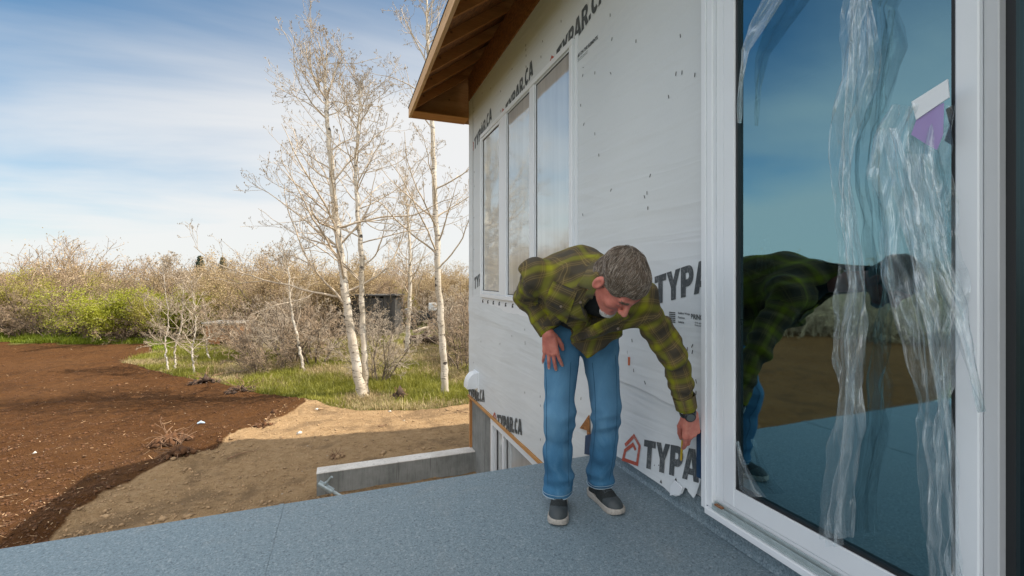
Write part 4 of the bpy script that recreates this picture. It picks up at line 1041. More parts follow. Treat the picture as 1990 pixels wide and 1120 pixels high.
# far wood: one mass of brush closing the horizon
rg = np.random.default_rng(5); parts = []
N = 5200; a = rg.uniform(R_(-130), R_(45), N); dist = rg.uniform(31, 46, N); hh_ = rg.uniform(2.6, 5.0, N) * (0.62 + .6 * vnoise(a * 14, a * 0, 3)) * dist / 38
k_ = (a < R_(-36)) & (rg.random(N) < .6); dist[k_] = rg.uniform(23, 29, int(k_.sum())); hh_[k_] = rg.uniform(2.2, 4.2, int(k_.sum()))
base = np.stack([-CAM_D + dist * np.sin(a), dist * np.cos(a), np.full(N, GZ)], -1)
P = np.zeros((N, 6, 3)); d = np.stack([rg.normal(0, .22, N), rg.normal(0, .22, N), np.ones(N)], -1); P[:, 0] = base
d[k_, :2] *= 2.6
for k in range(1, 6): d = d + rg.normal(0, .16, d.shape); d /= np.linalg.norm(d, axis=1, keepdims=True); P[:, k] = P[:, k - 1] + d * (hh_ / 5)[:, None]
q = np.full((N, 6), .022) * np.linspace(1, .4, 6); b1, q1 = grow(P, q, 7, .15, 1, .7, .35, 4, .03, .2, rg, .6, .5); b2, q2 = grow(b1, q1, 3, .2, 1, .8, .5, 3, .02, .2, rg, .8, .6)
V, F = join([tubes(P, q, 3, .012), tubes(b1, q1, 3, .010), tubes(b2, q2, 3, .007)]); fw = np_mesh("far_wood", V, F, M_TWIG2); tag(fw, kind='stuff')
pts = b2[:, -1]; cl = vnoise(pts[:, 0] * .35, pts[:, 1] * .35, 9); V, F = leaves(pts[cl > .4], 90000, .06, rg, .25); fl = np_mesh("foliage", V, F, M_LEAFB, fw); fl['kind'] = 'stuff'

# spruces on the skyline
M_SPRUCE = leaf_mat("spruce_needles", (0.018, 0.035, 0.022), (0.05, 0.07, 0.04), 0.1)
def spruce(px, top, d, label, seed):
    rg = np.random.default_rng(seed); p = at(px, HY, d); H = (HY - top) / F_PX * d + CAM_H - GZ
    root = empty("spruce_tree", (p.x, p.y, GZ), label, "tree", "spruces on the skyline")
    tr = MB().tube([(0, 0, 0), (0, 0, H)], [.14, .01], 6).build("trunk", M_STEM, root)
    n = 340; z = H * (0.12 + .86 * rg.random(n)); L = (H - z) * .30 + .12; a = rg.uniform(0, 2 * pi, n)
    P = np.zeros((n, 4, 3)); P[:, 0, 2] = z
    for k in range(1, 4): P[:, k, 0] = np.cos(a) * L * k / 3; P[:, k, 1] = np.sin(a) * L * k / 3; P[:, k, 2] = z - .10 * L * k + .05 * L * k * k / 3
    V, F = leaves(P[:, 1:].reshape(-1, 3), 9000, .10, rg, .07, .45); np_mesh("crown", V, F, M_SPRUCE, root)
spruce(389, 497, 60, "left of the two dark spruces on the skyline", 1); spruce(433, 499, 66, "right of the two dark spruces on the skyline", 2)

# ================================================================== GRASS
def blades(name, X, Y, h, w, mat, seed, lean=.35):
    r = np.random.default_rng(seed); n = len(X); H = h * r.lognormal(0, .35, n) * (0.5 + 1.0 * vnoise(X * 1.3, Y * 1.3, 4)); a = r.uniform(0, 2 * pi, n); l = r.normal(0, lean, n)
    b = np.stack([X, Y, ground_z(X, Y) - .01], -1); s = np.stack([np.cos(a), np.sin(a), 0 * a], -1) * (w * r.uniform(.6, 1.4, n))[:, None]
    dr = np.stack([-np.sin(a) * l, np.cos(a) * l, np.ones(n)], -1)
    m_ = b + dr * (H * .55)[:, None]; tp = b + dr * H[:, None] + np.stack([-np.sin(a) * l * H * .5, np.cos(a) * l * H * .5, -np.abs(l) * H * .3], -1)
    V = np.stack([b - s, b + s, m_ + s * .7, m_ - s * .7, tp], 1).reshape(-1, 3); o = np.arange(n)[:, None] * 5
    return np_mesh(name, V, [(np.array([[0, 1, 2, 3]]) + o), (np.array([[3, 2, 4]]) + o)], mat)
M_GRASS = leaf_mat("green_grass", (0.150, 0.160, 0.014), (0.30, 0.29, 0.045), 0.4)
M_DRY = leaf_mat("straw_grass", (0.26, 0.19, 0.085), (0.46, 0.37, 0.20), 0.3)
def not_bare(X, Y, mrg=0):
    k = ~(in_poly(X, Y, SOIL) | in_poly(X, Y, TAN)); return X[k], Y[k]
rng = np.random.default_rng(21)
d_ = rng.uniform(9.2, 22, 210000); px_ = rng.uniform(215, 1000, len(d_)); keep = rng.random(len(d_)) < (11.5 / d_)
d_, px_ = d_[keep], px_[keep]; xc = (px_ - CX) / F_PX * d_; X = -CAM_D + xc * cos(YAW) + d_ * sin(YAW); Y = -xc * sin(YAW) + d_ * cos(YAW)
X, Y = not_bare(X, Y); cl = vnoise(X * .8, Y * .8, 31); g_ = cl + rng.normal(0, .13, len(X)) > .43
tag(blades("grass", X[g_], Y[g_], .12, .0065, M_GRASS, 1), kind='stuff'); k2 = (~g_) & (rng.random(len(X)) < .95)
tag(blades("dry_grass", X[k2], Y[k2], .11, .0055, M_DRY, 2, .6), kind='stuff')
d_ = rng.uniform(17.5, 24, 90000); px_ = rng.uniform(-150, 330, len(d_)); xc = (px_ - CX) / F_PX * d_; X = -CAM_D + xc * cos(YAW) + d_ * sin(YAW); Y = -xc * sin(YAW) + d_ * cos(YAW); X, Y = not_bare(X, Y)
M_GRASSB = leaf_mat("bright_grass", (0.15, 0.20, 0.012), (0.27, 0.33, 0.025), 0.4)
tag(blades("grass", X, Y, .16, .011, M_GRASSB, 3), kind='stuff')

# ================================================================== THINGS IN THE YARD
def clod_heap(px, py, w, h, label, mat, seed, name="soil_clump", cat="soil clump"):
    p = on_ground(px, py); r = np.random.default_rng(seed); n = 90; a = r.uniform(0, 2 * pi, n); q = np.sqrt(r.random(n)) * w
    X = p.x + q * np.cos(a); Y = p.y + q * np.sin(a) * .7
    o = lumps(name, X, Y, h * .28, mat, .8, seed); me = o.data
    co = np.zeros(len(me.vertices) * 3, dtype=np.float32); me.vertices.foreach_get("co", co); co = co.reshape(-1, 3)
    rr = np.hypot(co[:, 0] - p.x, (co[:, 1] - p.y) / .7); co[:, 2] += h * .8 * np.clip(1 - rr / w, 0, 1); me.vertices.foreach_set("co", co.ravel())
    pts, q2 = [], []
    rr_ = np.random.default_rng(seed + 1); P = np.zeros((26, 6, 3)); P[:, 0] = (p.x, p.y, gz(p.x, p.y) + h * .4); d = rr_.normal(size=(26, 3)); d[:, 2] = np.abs(d[:, 2]) * .5; d /= np.linalg.norm(d, axis=1, keepdims=True)
    for k in range(1, 6): d = d + rr_.normal(0, .3, d.shape); d[:, 2] -= .1; d /= np.linalg.norm(d, axis=1, keepdims=True); P[:, k] = P[:, k - 1] + d * w * .28
    V, F = tubes(P, np.full((26, 6), .006), 3); np_mesh("roots", V, F, M_ROOT, o)
    return tag(o, label, cat, "uprooted soil clumps")
M_DCLOD = plain("dark_clods", (0.055, 0.033, 0.022), 0.95, 0.5, 9.0)
clod_heap(775, 772, .17, .13, "dark uprooted clump in the grass between the two nearest birches", M_DCLOD, 3)
clod_heap(512, 833, .16, .07, "small brown clump at the edge of the sandy track", M_CLOD, 4)
clod_heap(330, 868, .30, .14, "rooty clump on the bank above the house shadow", M_CLOD, 5)
clod_heap(345, 905, .22, .12, "brown clump in the house shadow on the bank", M_CLOD, 6)
clod_heap(470, 760, .40, .13, "long rooty clump at the soil edge under the saplings", M_DCLOD, 7)
clod_heap(400, 745, .35, .14, "dark heap of turned soil left of the long rooty clump", M_DCLOD, 8)
clod_heap(655, 912 - 20, .10, .05, "tiny clump on the shaded sand near the wall", M_CLODT, 9)
M_BLUE = plain("pale_blue_plastic", (0.42, 0.55, 0.68), 0.35, 0.1)
p = on_ground(390, 829); g0 = gz(p.x, p.y)
m = MB(); m.tube([(p.x - .06, p.y, g0 + .03), (p.x + .0, p.y + .02, g0 + .045), (p.x + .07, p.y, g0 + .03)], [.012, .03, .010], 8); tag(m.build("plastic_wrapper", M_BLUE), "crumpled pale blue plastic wrapper lying on the brown soil", "litter")
for (px, py, lab, s) in ((616, 800, "white stone at the edge of the sand below the grass", .045), (758, 800, "small white stone on the sand right of the double birch", .03), (66, 884, "cream stone on the brown soil at left", .03), (583, 843, "tan stone on the sandy track", .03)):
    p = on_ground(px, py); tag(lumps("stone", np.array([p.x]), np.array([p.y]), s, plain("stone", (.55, .52, .47), .8), .6, px), lab, "stone", "loose stones in the yard")
def stick(px0, py0, px1, py1, r0, label, seed, mat=M_ROOT):
    a = on_ground(px0, py0); b = on_ground(px1, py1); rg = random.Random(seed); pts = []
    for k in range(7):
        q = a.lerp(b, k / 6); q.x += rg.uniform(-.03, .03); q.y += rg.uniform(-.03, .03); q.z = gz(q.x, q.y) + .025 + rg.uniform(0, .02); pts.append(q)
    return tag(MB().tube(pts, [r0 * (1 - k * .11) for k in range(7)], 6).build("fallen_stick", mat, None, True), label, "stick", "sticks on the ground")
stick(890, 800, 912, 806, .012, "dark curved stick lying on the sand by the house corner", 1)
stick(735, 833, 752, 829, .015, "short brown stick on the sandy track", 2)
stick(0, 975, 32, 974, .010, "pale straight stick at the left edge of the soil", 3, M_CHIP)
stick(318, 830, 332, 822, .010, "pale stick on the soil left of the blue wrapper", 4, M_CHIP)
stick(440, 905, 505, 880, .012, "thin stick at the shadow edge on the bank", 5)
# plank shelter
def W3(px, py, d): return at(px, py, d)
sd = 19.0; pb = at(402, 672, sd); 
sh = empty("wooden_shelter", (at(430, HY, sd).x, at(430, HY, sd).y, gz(at(430, HY, sd).x, at(430, HY, sd).y)), "low orange plank shelter with a flat grey roof in the thicket", "shelter")
sh.rotation_euler = (0, 0, -YAW)
M_PLANK = wood("weathered_orange_planks", (0.22, 0.09, 0.035), (0.40, 0.19, 0.08), 'Z'); M_OLDW = wood("grey_boards", (0.24, 0.22, 0.20), (0.40, 0.38, 0.34), 'X')
m = MB()
for k in range(9):
    if k in (4, 5): m.box(-.66 + k * .15, -.66 + k * .15 + .14, 0, .03, .25, .55)
    else: m.box(-.66 + k * .15, -.66 + k * .15 + .14, 0, .03, .05, .82 + .03 * (k % 2))
m.box(-.66, .70, .01, .05, .70, .82); m.build("front_planks", M_PLANK, sh)
m = MB(); m.box(-.66, -.62, .05, 1.0, 0, .9); m.box(.64, .68, .05, 1.0, 0, .9); m.box(-.62, .64, .96, 1.0, 0, .9); m.build("side_boards", M_PLANK, sh)
m = MB(); m.box(-.78, .80, -.12, 1.1, .92, .98); m.box(-.72, .74, -.02, .04, .84, .92); m.build("roof", M_OLDW, sh)
# dark shed
sd = 21.5; c0 = at(708, HY, sd); sz = gz(c0.x, c0.y)
M_SHED = wood("black_weathered_boards", (0.022, 0.022, 0.024), (0.085, 0.08, 0.075), 'Z')
shed = empty("board_shed", (c0.x, c0.y, sz), "dark weathered board shed half hidden behind the shrubs right of the double birch", "shed"); shed.rotation_euler = (0, 0, -YAW)
m = MB()
rr = random.Random(3)
for k in range(16): m.box(-1.45 + k * .183, -1.45 + k * .183 + .165, 0, .03, rr.uniform(0, .12), 1.95 + rr.uniform(-.1, .12))
m.build("board_wall", M_SHED, shed)
m = MB(); m.box(-1.45, -1.40, .03, 1.6, 0, 1.9); m.box(1.42, 1.47, .03, 1.6, 0, 1.9); m.box(-1.4, 1.42, 1.55, 1.6, 0, 1.9); m.build("side_wall", M_SHED, shed)
m = MB(); m.box(-1.55, 1.57, -.1, 1.7, 1.96, 2.02); m.build("roof", M_SHED, shed)
# quad bike
sd = 24.5; c0 = at(822, HY, sd); sz = gz(c0.x, c0.y)
q = empty("quad_bike", (c0.x, c0.y, sz), "black quad bike with a white box on its rack, far behind the wood pile", "quad bike"); q.rotation_euler = (0, 0, -YAW)
M_BLK = plain("black_plastic", (0.03, 0.032, 0.036), 0.4, 0.2)
M_GREYM = plain("grey_metal", (0.2, 0.22, 0.24), 0.4)
for x_ in (-.62, .62):
    for y_ in (-.35, .35):
        ty = MB(); ty.tube([(x_, y_ - .11, .3), (x_, y_ - .09, .3), (x_, y_ + .09, .3), (x_, y_ + .11, .3)], [.22, .30, .30, .22], 18); w_ = ty.build("wheel", M_BLK, q, False)
        MB().tube([(x_, y_ - .12, .3), (x_, y_ + .12, .3)], .12, 12).build("rim", M_GREYM, w_)
m = MB(); m.prism([(-.95, .62), (-.9, .80), (-.45, .86), (-.25, .78), (.15, .80), (.40, .98), (.62, .96), (.92, .78), (.95, .62), (.6, .66), (.35, .48), (-.3, .45), (-.6, .66)], 1, -.22, .22)
m.box(-.95, -.35, -.46, .46, .66, .70, ch=.01); m.box(.38, .95, -.46, .46, .68, .72, ch=.01); m.build("body", M_BLK, q)
m = MB(); m.prism([(-.35, .86), (-.30, .95), (.10, .93), (.16, .86)], 1, -.15, .15); m.build("seat", M_BLK, q)
m = MB(); m.tube([(.38, 0, .95), (.28, 0, 1.18)], .025, 6); m.tube([(.22, -.38, 1.2), (.28, 0, 1.17), (.22, .38, 1.2)], .016, 6); m.build("handlebar", M_GREYM, q)
m = MB(); m.box(.34, .74, -.25, .25, .99, 1.42, ch=.03); m.build("white_box", plain("faded_white_plastic", (.62, .68, .74), .5), q)
m = MB(); m.box(-.98, -.62, -.22, .22, .80, 1.10, ch=.03); m.build("rear_box", M_GREYM, q)
# wood pile
sd = 19.3; c0 = at(826, HY, sd); sz = gz(c0.x, c0.y); wp = empty("wood_pile", (c0.x, c0.y, sz), "heap of dark rotting logs with one pale log on top, beside the slender birch", "wood pile"); wp.rotation_euler = (0, 0, -YAW)
M_LOG = plain("dark_log_bark", (0.09, 0.065, 0.05), 0.95, 0.5, 9, .4)
rr = random.Random(8)
for k in range(42):
    x_ = rr.uniform(-.72, .66); lv = rr.random(); z_ = .06 + lv * .50 * (1 - abs(x_) * .9); y_ = rr.uniform(-.5, .5); a_ = rr.uniform(-.5, .5); L_ = rr.uniform(.25, .5); rd = rr.uniform(.035, .075)
    MB().tube([(x_ - L_ * cos(a_) * .5, y_ - L_ * sin(a_) * .5, z_ + rr.uniform(-.05, .05)), (x_, y_, z_), (x_ + L_ * cos(a_) * .5, y_ + L_ * sin(a_) * .5, z_ + rr.uniform(-.05, .05))], [rd, rd * 1.05, rd * .9], 8).build("log", M_LOG, wp)
MB().tube([(-.45, -.3, .55), (.0, -.25, .70), (.40, -.2, .78)], [.07, .075, .06], 10).build("log", M_BRANCH, wp)['label'] = "pale log"
# ================================================================== THE MAN: implicit surfaces -> one skin per garment
def A3(v): return np.array(tuple(v), float)
def cone(P, a, b, ra, rb):
    a, b = A3(a), A3(b); ab = b - a; t_ = np.clip(((P - a) @ ab) / (ab @ ab), 0, 1)
    return np.linalg.norm(P - a - t_[..., None] * ab, axis=-1) - (ra + (rb - ra) * t_)
def ell(P, c, r, ax=None):
    q = P - A3(c)
    if ax is not None: q = q @ np.array([A3(v) for v in ax]).T
    r = np.array(r, float); k0 = np.linalg.norm(q / r, axis=-1); k1 = np.linalg.norm(q / (r * r), axis=-1)
    return k0 * (k0 - 1) / (k1 + 1e-9)
def smin(a, b, k):
    h = np.clip(0.5 + 0.5 * (b - a) / k, 0, 1); return b * (1 - h) + a * h - k * h * (1 - h)
def smax(a, b, k): return -smin(-a, -b, k)
def usm(ds, k):
    r = ds[0]
    for d in ds[1:]: r = smin(r, d, k)
    return r
def sines(P, f, seed, n=7):
    r = np.random.default_rng(seed); s = 0
    for i in range(n):
        k = r.normal(size=3); k /= np.linalg.norm(k); s = s + np.sin((P @ k) * f * r.uniform(.6, 1.5) + r.uniform(0, 6.28) + 0.8 * np.sin((P @ r.normal(size=3)) * f * .4))
    return s / n ** .5 * .7
def nets(fn, lo, hi, h):
    lo = np.array(lo, float); hi = np.array(hi, float); n = np.ceil((hi - lo) / h).astype(int) + 1
    F = np.empty(tuple(n), dtype=np.float32)
    gy_, gz_ = np.meshgrid(lo[1] + np.arange(n[1]) * h, lo[2] + np.arange(n[2]) * h, indexing='ij')
    for s in range(0, n[0], 8):
        xs = lo[0] + np.arange(s, min(s + 8, n[0])) * h
        P = np.empty((len(xs), n[1], n[2], 3)); P[..., 0] = xs[:, None, None]; P[..., 1] = gy_; P[..., 2] = gz_
        F[s:s + len(xs)] = fn(P)
    ins = F < 0; m = tuple(n - 1)
    cnt = np.zeros(m, int)
    sl = lambda o: tuple(slice(o[i], o[i] + m[i]) for i in range(3))
    cor = [(i, j, k) for i in (0, 1) for j in (0, 1) for k in (0, 1)]
    for c_ in cor: cnt += ins[sl(c_)]
    act = (cnt > 0) & (cnt < 8); idx = -np.ones(m, int); ids = np.argwhere(act); idx[act] = np.arange(len(ids))
    acc = np.zeros((len(ids), 3)); w = np.zeros(len(ids))
    for c_ in cor:
        for ax in range(3):
            if c_[ax]: continue
            c2 = list(c_); c2[ax] = 1
            a = F[tuple((ids + c_).T)]; b = F[tuple((ids + c2).T)]; k = (a < 0) != (b < 0); tt = a / (a - b + 1e-12)
            pos = ids + np.array(c_, float); pos[:, ax] += tt; acc[k] += pos[k]; w[k] += 1
    V = lo + (acc / w[:, None]) * h; Q = []
    for ax in range(3):
        o1, o2 = (ax + 1) % 3, (ax + 2) % 3
        s0 = [slice(None)] * 3; s1 = [slice(None)] * 3; s0[ax] = slice(0, -1); s1[ax] = slice(1, None)
        a, b = ins[tuple(s0)], ins[tuple(s1)]; e = np.argwhere(a != b); e = e[(e[:, o1] > 0) & (e[:, o2] > 0) & (e[:, o1] < m[o1]) & (e[:, o2] < m[o2]) & (e[:, ax] < m[ax])]
        if not len(e): continue
        q = []
        for (p1, p2) in ((0, 0), (-1, 0), (-1, -1), (0, -1)):
            t_ = e.copy(); t_[:, o1] += p1; t_[:, o2] += p2; q.append(idx[tuple(t_.T)])
        q = np.stack(q, 1); fl = a[tuple(e.T)]
        q[fl] = q[fl]; q[~fl] = q[~fl][:, ::-1]; Q.append(q)
    Q = np.concatenate(Q); Q = Q[(Q >= 0).all(1)]
    return V, Q
def bounds(pts, pad):
    a = np.array([A3(p) for p in pts]); return a.min(0) - pad, a.max(0) + pad
def polyd(px, py, poly):              # signed distance to a polygon in pixel units
    d = np.full(px.shape, 1e9); n = len(poly)
    for i in range(n):
        x0, y0 = poly[i]; x1, y1 = poly[(i + 1) % n]; vx, vy = x1 - x0, y1 - y0
        t_ = np.clip(((px - x0) * vx + (py - y0) * vy) / (vx * vx + vy * vy), 0, 1); d = np.minimum(d, np.hypot(px - x0 - t_ * vx, py - y0 - t_ * vy))
    return np.where(in_poly(px, py, poly), -d, d)
def cam_px(P):                        # world -> (px, py, depth)
    x = P[..., 0] + CAM_D; y = P[..., 1]; d = x * sin(YAW) + y * cos(YAW); xc = x * cos(YAW) - y * sin(YAW); d = np.maximum(d, .05)
    return CX + xc / d * F_PX, HY - (P[..., 2] - CAM_H) / d * F_PX, d
def prismd(P, poly, d0, th):          # a hanging panel of cloth
    px, py, d = cam_px(P); return smax(polyd(px, py, poly) * d / F_PX, np.abs(d - d0) - th, .015)

# ---- skeleton
hipR, kneeR, shinR, ankR = at(1094, 655, 2.56), at(1086, 805, 2.46), at(1084, 880, 2.49), at(1086, 948, 2.53)
hipL, kneeL, shinL, ankL = at(1163, 655, 2.62), at(1178, 798, 2.50), at(1173, 875, 2.55), at(1165, 938, 2.63)
shR, elR, wrR = at(1046, 534, 2.22), at(1023, 580, 2.46), at(1064, 640, 2.41)
shL, elL, wrL = at(1239, 577, 2.12), at(1307, 690, 2.20), at(1333, 788, 2.27)
S0, S1, S2, S3 = at(1118, 610, 2.56), at(1106, 552, 2.38), at(1132, 549, 2.20), at(1160, 548, 2.07)
HC = at(1204, 547, 1.70); HF, HU = vdir(.25, -.30, -.92).normalized(), vdir(.45, -.80, .38); HU = (HU - HF * HU.dot(HF)).normalized(); HR = HF.cross(HU)
HS = 1.04
def hl(x, y, z): return HC + (HR * x + HF * y + HU * z) * HS   # head-local (right, forward, up)
neckB = at(1160, 550, 1.99)

# ---- jeans
def f_jeans(P):
    pel = ell(P, at(1130, 640, 2.60), (.185, .13, .13), (vdir(1, 0, 0), vdir(0, 1, 0), vdir(0, 0, 1)))
    r_ = smin(cone(P, hipR, kneeR, .106, .078), cone(P, kneeR, shinR, .078, .074), .03); r_ = smin(r_, cone(P, shinR, ankR, .073, .080), .03)
    l_ = smin(cone(P, hipL, kneeL, .108, .080), cone(P, kneeL, shinL, .080, .072), .03); l_ = smin(l_, cone(P, shinL, ankL, .071, .077), .03)
    d = smin(pel, np.minimum(r_, l_), .05)
    z = P[..., 2]; low = np.exp(-((z - .15) / .085) ** 2); kn = np.exp(-((z - .52) / .12) ** 2); th = np.exp(-((z - .93) / .10) ** 2)
    Q = P * np.array([.55, .55, 1.0])
    d = d - low * .015 * sines(Q, 55, 3) - (kn * .9 + th * .8 + .3) * (.0075 * sines(Q, 40, 5) + .011 * (.5 - np.abs(sines(Q + .013 * sines(P, 20, 77)[..., None], 30, 6)))) - low * .014 * (.5 - np.abs(sines(Q, 34, 9))) - .0045 * sines(P * np.array([1, 1, .25]), 60, 8)
    px, py, dd = cam_px(P); cut = np.where(px < 1130, .088, .097)
    return smax(d, cut - z, .004)
jp = [hipR, hipL, kneeR, kneeL, ankR, ankL]; lo, hi = bounds(jp, .17); lo[2] = .06; hi[2] = 1.16
VJ, QJ = nets(f_jeans, lo, hi, .0075)
t = NT("blue_denim")
wv = t.noise(t.co(scale=(1, 1, .25)), 420, 2, .6); wb = t.noise(t.co(scale=(1, 1, .5)), 7, 5, .6, .6); st = t.noise(t.co(scale=(1, 1, .12)), 90, 3, .6)
c = t.ramp(wb, [(.30, (.016, .082, .175)), (.50, (.030, .135, .265)), (.68, (.095, .235, .375))])
c = t.mix(t.math('MULTIPLY', st, .35), c, (.02, .09, .18)); c = t.mix(t.math('MULTIPLY', wv, .25), c, (.16, .30, .42))
px_ = t.n.new("ShaderNodeSeparateXYZ"); t.l.new(t.tc.outputs['Object'], px_.inputs[0])
fade = t.ramp(px_.outputs[2], [(.30, 0.0), (.55, .40), (.75, .42), (.98, .1)])
c = t.mix(fade, c, (.13, .27, .40))
t.bump(t.math('ADD', t.math('MULTIPLY', wv, .4), wb), .3, .006); M_DENIM = t.fin(c, .85, Specular_IOR_Level=.2)

# ---- shirt
def f_torso(P):
    d = usm([cone(P, S0, S1, .150, .172), cone(P, S1, S2, .172, .166), cone(P, S2, S3, .166, .125)], .05)
    d = smin(d, cone(P, at(1085, 545, 2.28), shR, .13, .085), .05)
    d = smin(d, cone(P, at(1165, 568, 2.12), shL, .135, .100), .05)
    d = smin(d, ell(P, at(1188, 585, 2.15), (.125, .10, .12), (vdir(1, 0, 0), vdir(0, 1, 0), vdir(0, 0, 1))), .05)
    d = smin(d, ell(P, at(1128, 612, 2.42), (.150, .13, .115), (vdir(1, 0, 0), vdir(0, 1, 0), vdir(0, 0, 1))), .05)
    return d
TAIL = [(1100, 640), (1112, 668), (1139, 702), (1170, 681), (1206, 650), (1204, 610), (1120, 600)]
PAN = [(1160, 590), (1236, 590), (1247, 622), (1230, 637), (1204, 645), (1168, 655), (1140, 660)]
VN = [(1153, 552), (1150, 578), (1134, 594), (1141, 612), (1144, 634), (1178, 619), (1200, 606), (1215, 560), (1180, 545)]
def f_shirt(P, fold=True):
    d = f_torso(P)
    d = smin(d, cone(P, S3, at(1166, 533, 1.965), .110, .066), .03)
    d = smin(d, prismd(P, TAIL, 2.40, .022), .03); d = smin(d, prismd(P, PAN, 2.16, .05), .04)
    up_l = cone(P, shL, elL, .082, .064); fo_l = cone(P, elL, wrL, .062, .048); up_r = cone(P, shR, elR, .080, .068); fo_r = cone(P, elR, wrR, .066, .052)
    aL = smin(up_l, fo_l, .02); aR = smin(up_r, fo_r, .02)
    d = smin(d, aL, .035); d = smin(d, aR, .022)
    if fold:
        for j_, s_ in ((elL, 1.0), (elR, 1.0), (shR, .8), (shL, .8), (wrL, .7), (wrR, .6)):
            m_ = np.exp(-(np.linalg.norm(P - A3(j_), axis=-1) / .10) ** 2); ax_ = (elL - shL).normalized() if j_ in (elL, shL, wrL) else (elR - shR).normalized()
            d = d - s_ * m_ * .011 * sines(P + 0.0, 62, 13 if j_ is elL else 17, 6)
        d = d - .010 * sines(P * np.array([1, 1, .8]), 26, 29) - .0065 * sines(P, 50, 31)
        for a_, b_, ph in ((shL, elL, 0), (elL, wrL, 1), (shR, elR, 2), (elR, wrR, 3)):
            ax2 = A3((b_ - a_).normalized()); dd_ = cone(P, a_, b_, .07, .06); s2 = (P - A3(a_)) @ ax2; near2 = np.exp(-np.clip(np.abs(dd_) / .04, 0, 3) ** 2)
            d = d - near2 * .0048 * np.sin(s2 * 85 + ph + 2.6 * sines(P, 24, 50 + ph)) * (.4 + .6 * np.sin(s2 * 14 + ph * 2) ** 2)
        ax3 = A3(vdir(.75, .2, -.62)); d = d - .005 * np.sin((P @ ax3) * 60 + 3.0 * sines(P, 14, 88)) * np.clip(sines(P, 11, 91) + .3, 0, 1)
    for w_, e_ in ((wrL, elL), (wrR, elR)):               # cut the cuffs square
        n_ = A3((w_ - e_).normalized()); cut = (P - A3(w_)) @ n_ - (.012); near = np.linalg.norm(P - A3(w_), axis=-1) < .14
        d = np.where(near, smax(d, cut, .004), d)
    px, py, dd = cam_px(P); vn = np.maximum(polyd(px, py, VN) * dd / F_PX, dd - 2.22)
    d = smax(d, -vn, .008)
    return d
sp = [S0, S1, S2, S3, shR, elR, wrR, shL, elL, wrL, hipR]; lo, hi = bounds(sp, .20); lo[2] = .56
VS, QS = nets(f_shirt, lo, hi, .0075)
BONES = [(S1, S3, .20, 1), (shL, elL, .075, 0), (elL, wrL, .058, 0), (shR, elR, .075, 0), (elR, wrR, .06, 0)]
def shirt_uv(V, Q):
    C = V[Q].mean(1); best = np.stack([cone(C, a, b, r0, r0) if not tor else f_torso(C) - .012 for a, b, r0, tor in BONES], 1).argmin(1)
    out = np.zeros((len(Q), 4, 2)); P = V[Q]
    for bi, (a, b, r0, tor) in enumerate(BONES):
        k = best == bi
        if not k.any(): continue
        a_, b_ = A3(a), A3(b); t_ = b_ - a_; t_ /= np.linalg.norm(t_)
        if tor:
            u_ = A3(vdir(.86, .30, -.18)); u_ = u_ / np.linalg.norm(u_); v_ = A3(vdir(.10, -.35, -.93)); v_ /= np.linalg.norm(v_)
            q = P[k] - a_; out[k, :, 0] = q @ u_; out[k, :, 1] = q @ v_
        else:
            e1 = np.cross(t_, [0, 0, 1.]); e1 /= np.linalg.norm(e1); e2 = np.cross(t_, e1); q = P[k] - a_
            # seam turned away from the lens
            cd = A3(cam.location) - (a_ + b_) / 2; off = math.atan2(cd @ e2, cd @ e1)
            an = np.arctan2(q @ e2, q @ e1) - off; an = (an + pi) % (2 * pi) - pi
            sp_ = an.max(1) - an.min(1) > pi; an[sp_] = np.where(an[sp_] < 0, an[sp_] + 2 * pi, an[sp_])
            out[k, :, 0] = an * r0; out[k, :, 1] = q @ t_
    return out.reshape(-1, 2)
t = NT("plaid_flannel")
uvn = t.n.new("ShaderNodeUVMap"); uvn.uv_map = "UVMap"; sx = t.n.new("ShaderNodeSeparateXYZ")
wob = t.noise(t.co(), 9, 2, .5, 0, 1); vm = t.n.new("ShaderNodeVectorMath"); vm.operation = 'MULTIPLY_ADD'; t.l.new(wob, vm.inputs[0]); vm.inputs[1].default_value = (.004, .004, 0); t.l.new(uvn.outputs[0], vm.inputs[2]); t.l.new(vm.outputs[0], sx.inputs[0])
PR = .128
SL, BR, OL, GR = (.060, .052, .042), (.105, .078, .036), (.150, .122, .022), (.27, .275, .013)
def stripes(s_, ph):
    fr = t.math('FRACT', t.math('ADD', t.math('DIVIDE', s_, PR), ph))
    return t.ramp(fr, [(0.0, SL), (.20, SL), (.24, BR), (.35, BR), (.40, OL), (.48, GR), (.60, GR), (.68, OL), (.72, BR), (.86, BR), (.92, SL), (1.0, SL)]), fr
cu_, fu = stripes(sx.outputs[0], .15); cv_, fv = stripes(sx.outputs[1], .55)
nz = t.noise(t.co(), 60, 4, .7)
c = t.mix(.5, cu_, cv_)
c = t.mix(t.math('MULTIPLY', nz, .35), c, (.085, .068, .03))
def lines(s_, fr):
    hi_ = t.ramp(t.math('COSINE', t.math('MULTIPLY', s_, 2 * pi / .0095)), [(.45, 0.0), (.8, 1.0)])
    return t.math('MULTIPLY', hi_, t.ramp(fr, [(.22, 0.0), (.25, 1.0), (.36, 1.0), (.39, 0.0), (.72, 0.0), (.75, 1.0), (.86, 1.0), (.89, 0.0)]))
ln = t.math('MAXIMUM', lines(sx.outputs[0], fu), lines(sx.outputs[1], fv))
c = t.mix(t.math('MULTIPLY', ln, .32), c, (.34, .25, .10))
wv = t.noise(t.co(), 520, 2, .6); t.bump(t.math('ADD', t.math('MULTIPLY', wv, .5), nz), .25, .004)
M_PLAID = t.fin(c, .92, Specular_IOR_Level=.15)
t.set('Sheen Weight', .04)

